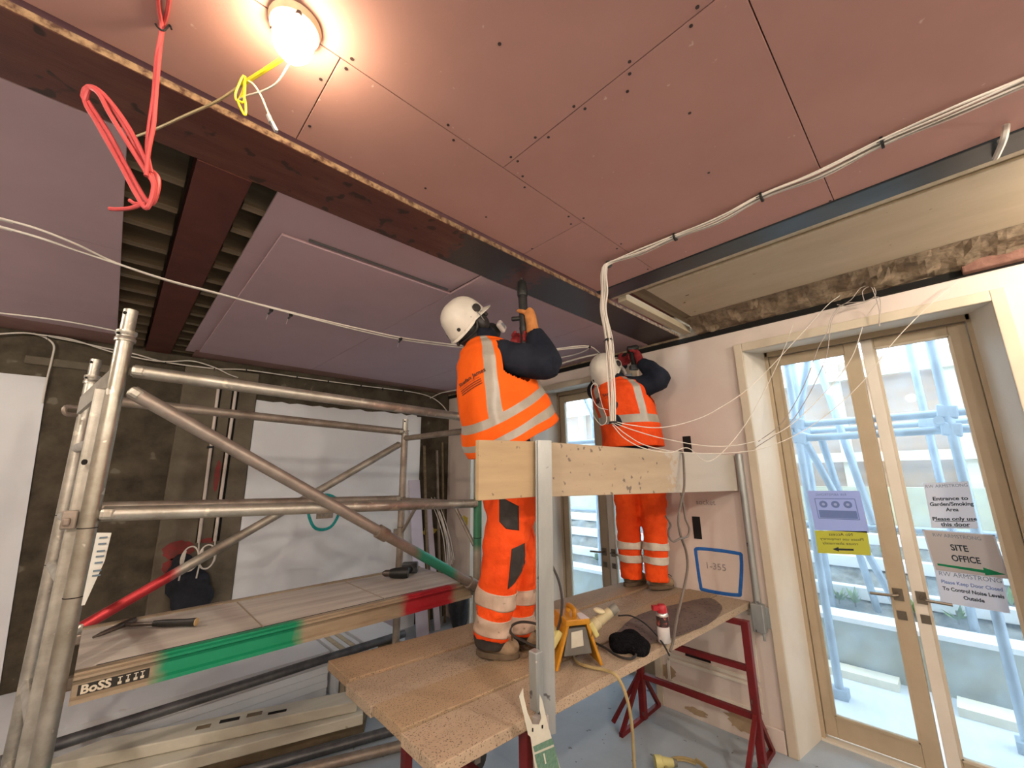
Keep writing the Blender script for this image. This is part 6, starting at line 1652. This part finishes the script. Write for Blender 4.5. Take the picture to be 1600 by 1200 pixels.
for a, b, c in ((hR2, kR2, aR2), (hL2, kL2, aL2)):
    b2_.tube(spline([hip2.lerp(a, 0.6), a, b, b.lerp(c, 0.45), c], 4), rad([0.09, 0.075, 0.055, 0.052, 0.036], 4), 14)
b2_.build('body', M_skin, p2, remesh=0.012, smooth_it=2)
sw2 = MB()
sw2.tube(spline([hip2 + UP * 0.04, hip2.lerp(nk2, 0.4), hip2.lerp(nk2, 0.75), nk2, nk2.lerp(hc2, 0.5)], 4), rad([0.13, 0.13, 0.14, 0.08, 0.075], 4), 20)
sw2.tube(spline([nk2 - UP * 0.03, sR2, sR2.lerp(eR2, 0.5), eR2, eR2.lerp(wR2, 0.5) + UP * 0.01, wR2], 5), rad([0.07, 0.082, 0.085, 0.078, 0.066, 0.045], 5), 18)
sw2.tube(spline([nk2 - UP * 0.03, sL2, sL2.lerp(eL2, 0.5), eL2, eL2.lerp(wL2, 0.5), wL2], 5), rad([0.07, 0.078, 0.078, 0.07, 0.06, 0.045], 5), 18)
so2 = sw2.build('sweatshirt', M_navy, p2, remesh=0.010, smooth_it=4)
wrinkle(so2, 0.007, 9, 7.0)
r2 = [((2.760, 1.591, 1.784), 0.215, 0.18, 0.165, 0.0), ((2.759, 1.591, 1.893), 0.212, 0.175, 0.165, 0.0), ((2.748, 1.602, 2.008), 0.21, 0.17, 0.165, 0.0), ((2.729, 1.620, 2.116), 0.218, 0.16, 0.16, 0.0),
      ((2.707, 1.627, 2.203), 0.215, 0.135, 0.145, 0.0), ((2.699, 1.635, 2.253), 0.18, 0.11, 0.12, 0.0), ((2.694, 1.640, 2.283), 0.115, 0.085, 0.09, 0.0), ((2.691, 1.643, 2.303), 0.085, 0.07, 0.075, 0.0)]
r2 = [(Vector(a), b, c, d, e) for a, b, c, d, e in r2]
hole2 = lambda t, a, lat: 2.6 < t < 5.2 and ((abs(a - math.pi * 1.5) < 0.5 * min(1, (t - 2.6) / 0.8)) or (abs(a - math.pi * 0.5) < 0.5 * min(1, (t - 2.6) / 0.8)))
vm2 = vest_mesh(r2, F2, L2v, 144, 10, holes=(hole2,), stripe=(0.60, 0.80, 1.9), bands=((1.55, 2.0),))
vest2 = vm2.build('hi_vis_vest', [M_hiv2, M_refl], p2)
thicken(vest2, 0.004)
shrink_text(vest2, [('text', 'Stefan', 0.055, 0.0, 0.034, 0.0008), ('text', 'INTERIORS', 0.06, -0.024, 0.016, 0.0), ('text', '//', 0.0, -0.02, 0.055, 0.002)], M_ink_v, p2,
            (2.421, 1.625, 2.142), RT * 0.96 + UP * 0.28, UP * 0.96 - RT * 0.28, FW)
t2_ = MB()
t2_.ball(hip2 + UP * 0.03, 0.14, 0.165, 0.13, 18, 12, axes=(F2, L2v, UP))
for h, k, a in ((hR2, kR2, aR2), (hL2, kL2, aL2)):
    t2_.tube(spline([hip2.lerp(h, 0.7) + UP * 0.04, h, h.lerp(k, 0.6), k, k.lerp(a, 0.5), a], 5), rad([0.11, 0.100, 0.088, 0.082, 0.080, 0.077], 5), 20)
t2 = t2_.build('trousers', M_hiv2, p2, remesh=0.009, smooth_it=3)
wrinkle(t2, 0.010, 9, 4.0, (1, 1, 1.6))
wr_ = (0.010, 9, 4.0, (1, 1, 1.6))
for k, a in ((kR2, aR2), (kL2, aL2)):
    leg_band(k, a, 0.13, 0.29, 0.087, 0.086, M_refl2, t2)
    leg_band(k, a, 0.44, 0.60, 0.086, 0.085, M_refl2, t2)
boot(p2, (2.809, 1.574, 0.808), (2.986, 1.482, 0.808), aR2, 0.048)
boot(p2, (2.753, 1.730, 0.808), (2.980, 1.696, 0.808), aL2, 0.048)
hb2, S2 = helmet(p2, rim2, hU2, hF2)
hd_ = MB().ball(hc2, 0.105, 0.088, 0.118, 18, 12, axes=(hF2, hU2.cross(hF2), hU2))
hd_.tube(spline([hc2 - hU2 * 0.05, hc2.lerp(nk2, 0.6), nk2], 4), rad([0.085, 0.08, 0.085], 4), 18)
hd_.build('balaclava', M_hb, p2, remesh=0.009, smooth_it=3)
sr2 = -(hU2.cross(hF2)).normalized()
ear_cup(p2, hc2 + sr2 * 0.086 + hF2 * 0.018, sr2, hU2)
ear_cup(p2, hc2 - sr2 * 0.086 + hF2 * 0.018, -sr2, hU2)
respirator(p2, hc2 + hF2 * 0.098 - hU2 * 0.045, hF2, hU2.cross(hF2).normalized(), hU2)
g2 = Vector((2.817, 1.563, 2.494))
fist(p2, g2, (FW * 0.4 + UP).normalized(), RT * 0.9 - FW * 0.4, 0.020, M_glr, wR2)
fist(p2, Vector((2.844, 1.648, 2.496)), (FW * 0.4 + UP).normalized(), -RT * 0.5 + FW * 0.8, 0.020, M_glr, wL2, flip=-1)
d2 = thing('cordless_drill', tuple(g2), 'small drill held overhead by the worker at the garden wall', 'drill')
dd = (FW * 0.25 + UP * 0.97).normalized()
MB().tube([g2 - dd * 0.09, g2 - dd * 0.06, g2 + dd * 0.05, g2 + dd * 0.055], [0.024, 0.020, 0.019, 0.026], 14).build('grip', M_tool, d2, smooth=True)
hb_ = (RT * 0.2 + FW * 0.3 + UP * 0.5).normalized()
MB().tube([g2 + dd * 0.06 - RT * 0.03, g2 + dd * 0.06, g2 + dd * 0.075 + RT * 0.045, g2 + dd * 0.08 + RT * 0.06], [0.024, 0.028, 0.024, 0.012], 14).build('motor_housing', M_tool, d2, smooth=True)
MB().obox(g2 - dd * 0.105, RT * 0.035, FW * 0.03, dd * 0.02).build('battery', MATS['battery_grey'], d2, bevel=0.008)

# ---------------------------------------------------------------- tidy
for o in list(bpy.data.objects):
    if '_w' in o.keys():
        del o['_w']
bpy.data.scenes.remove(TMP)
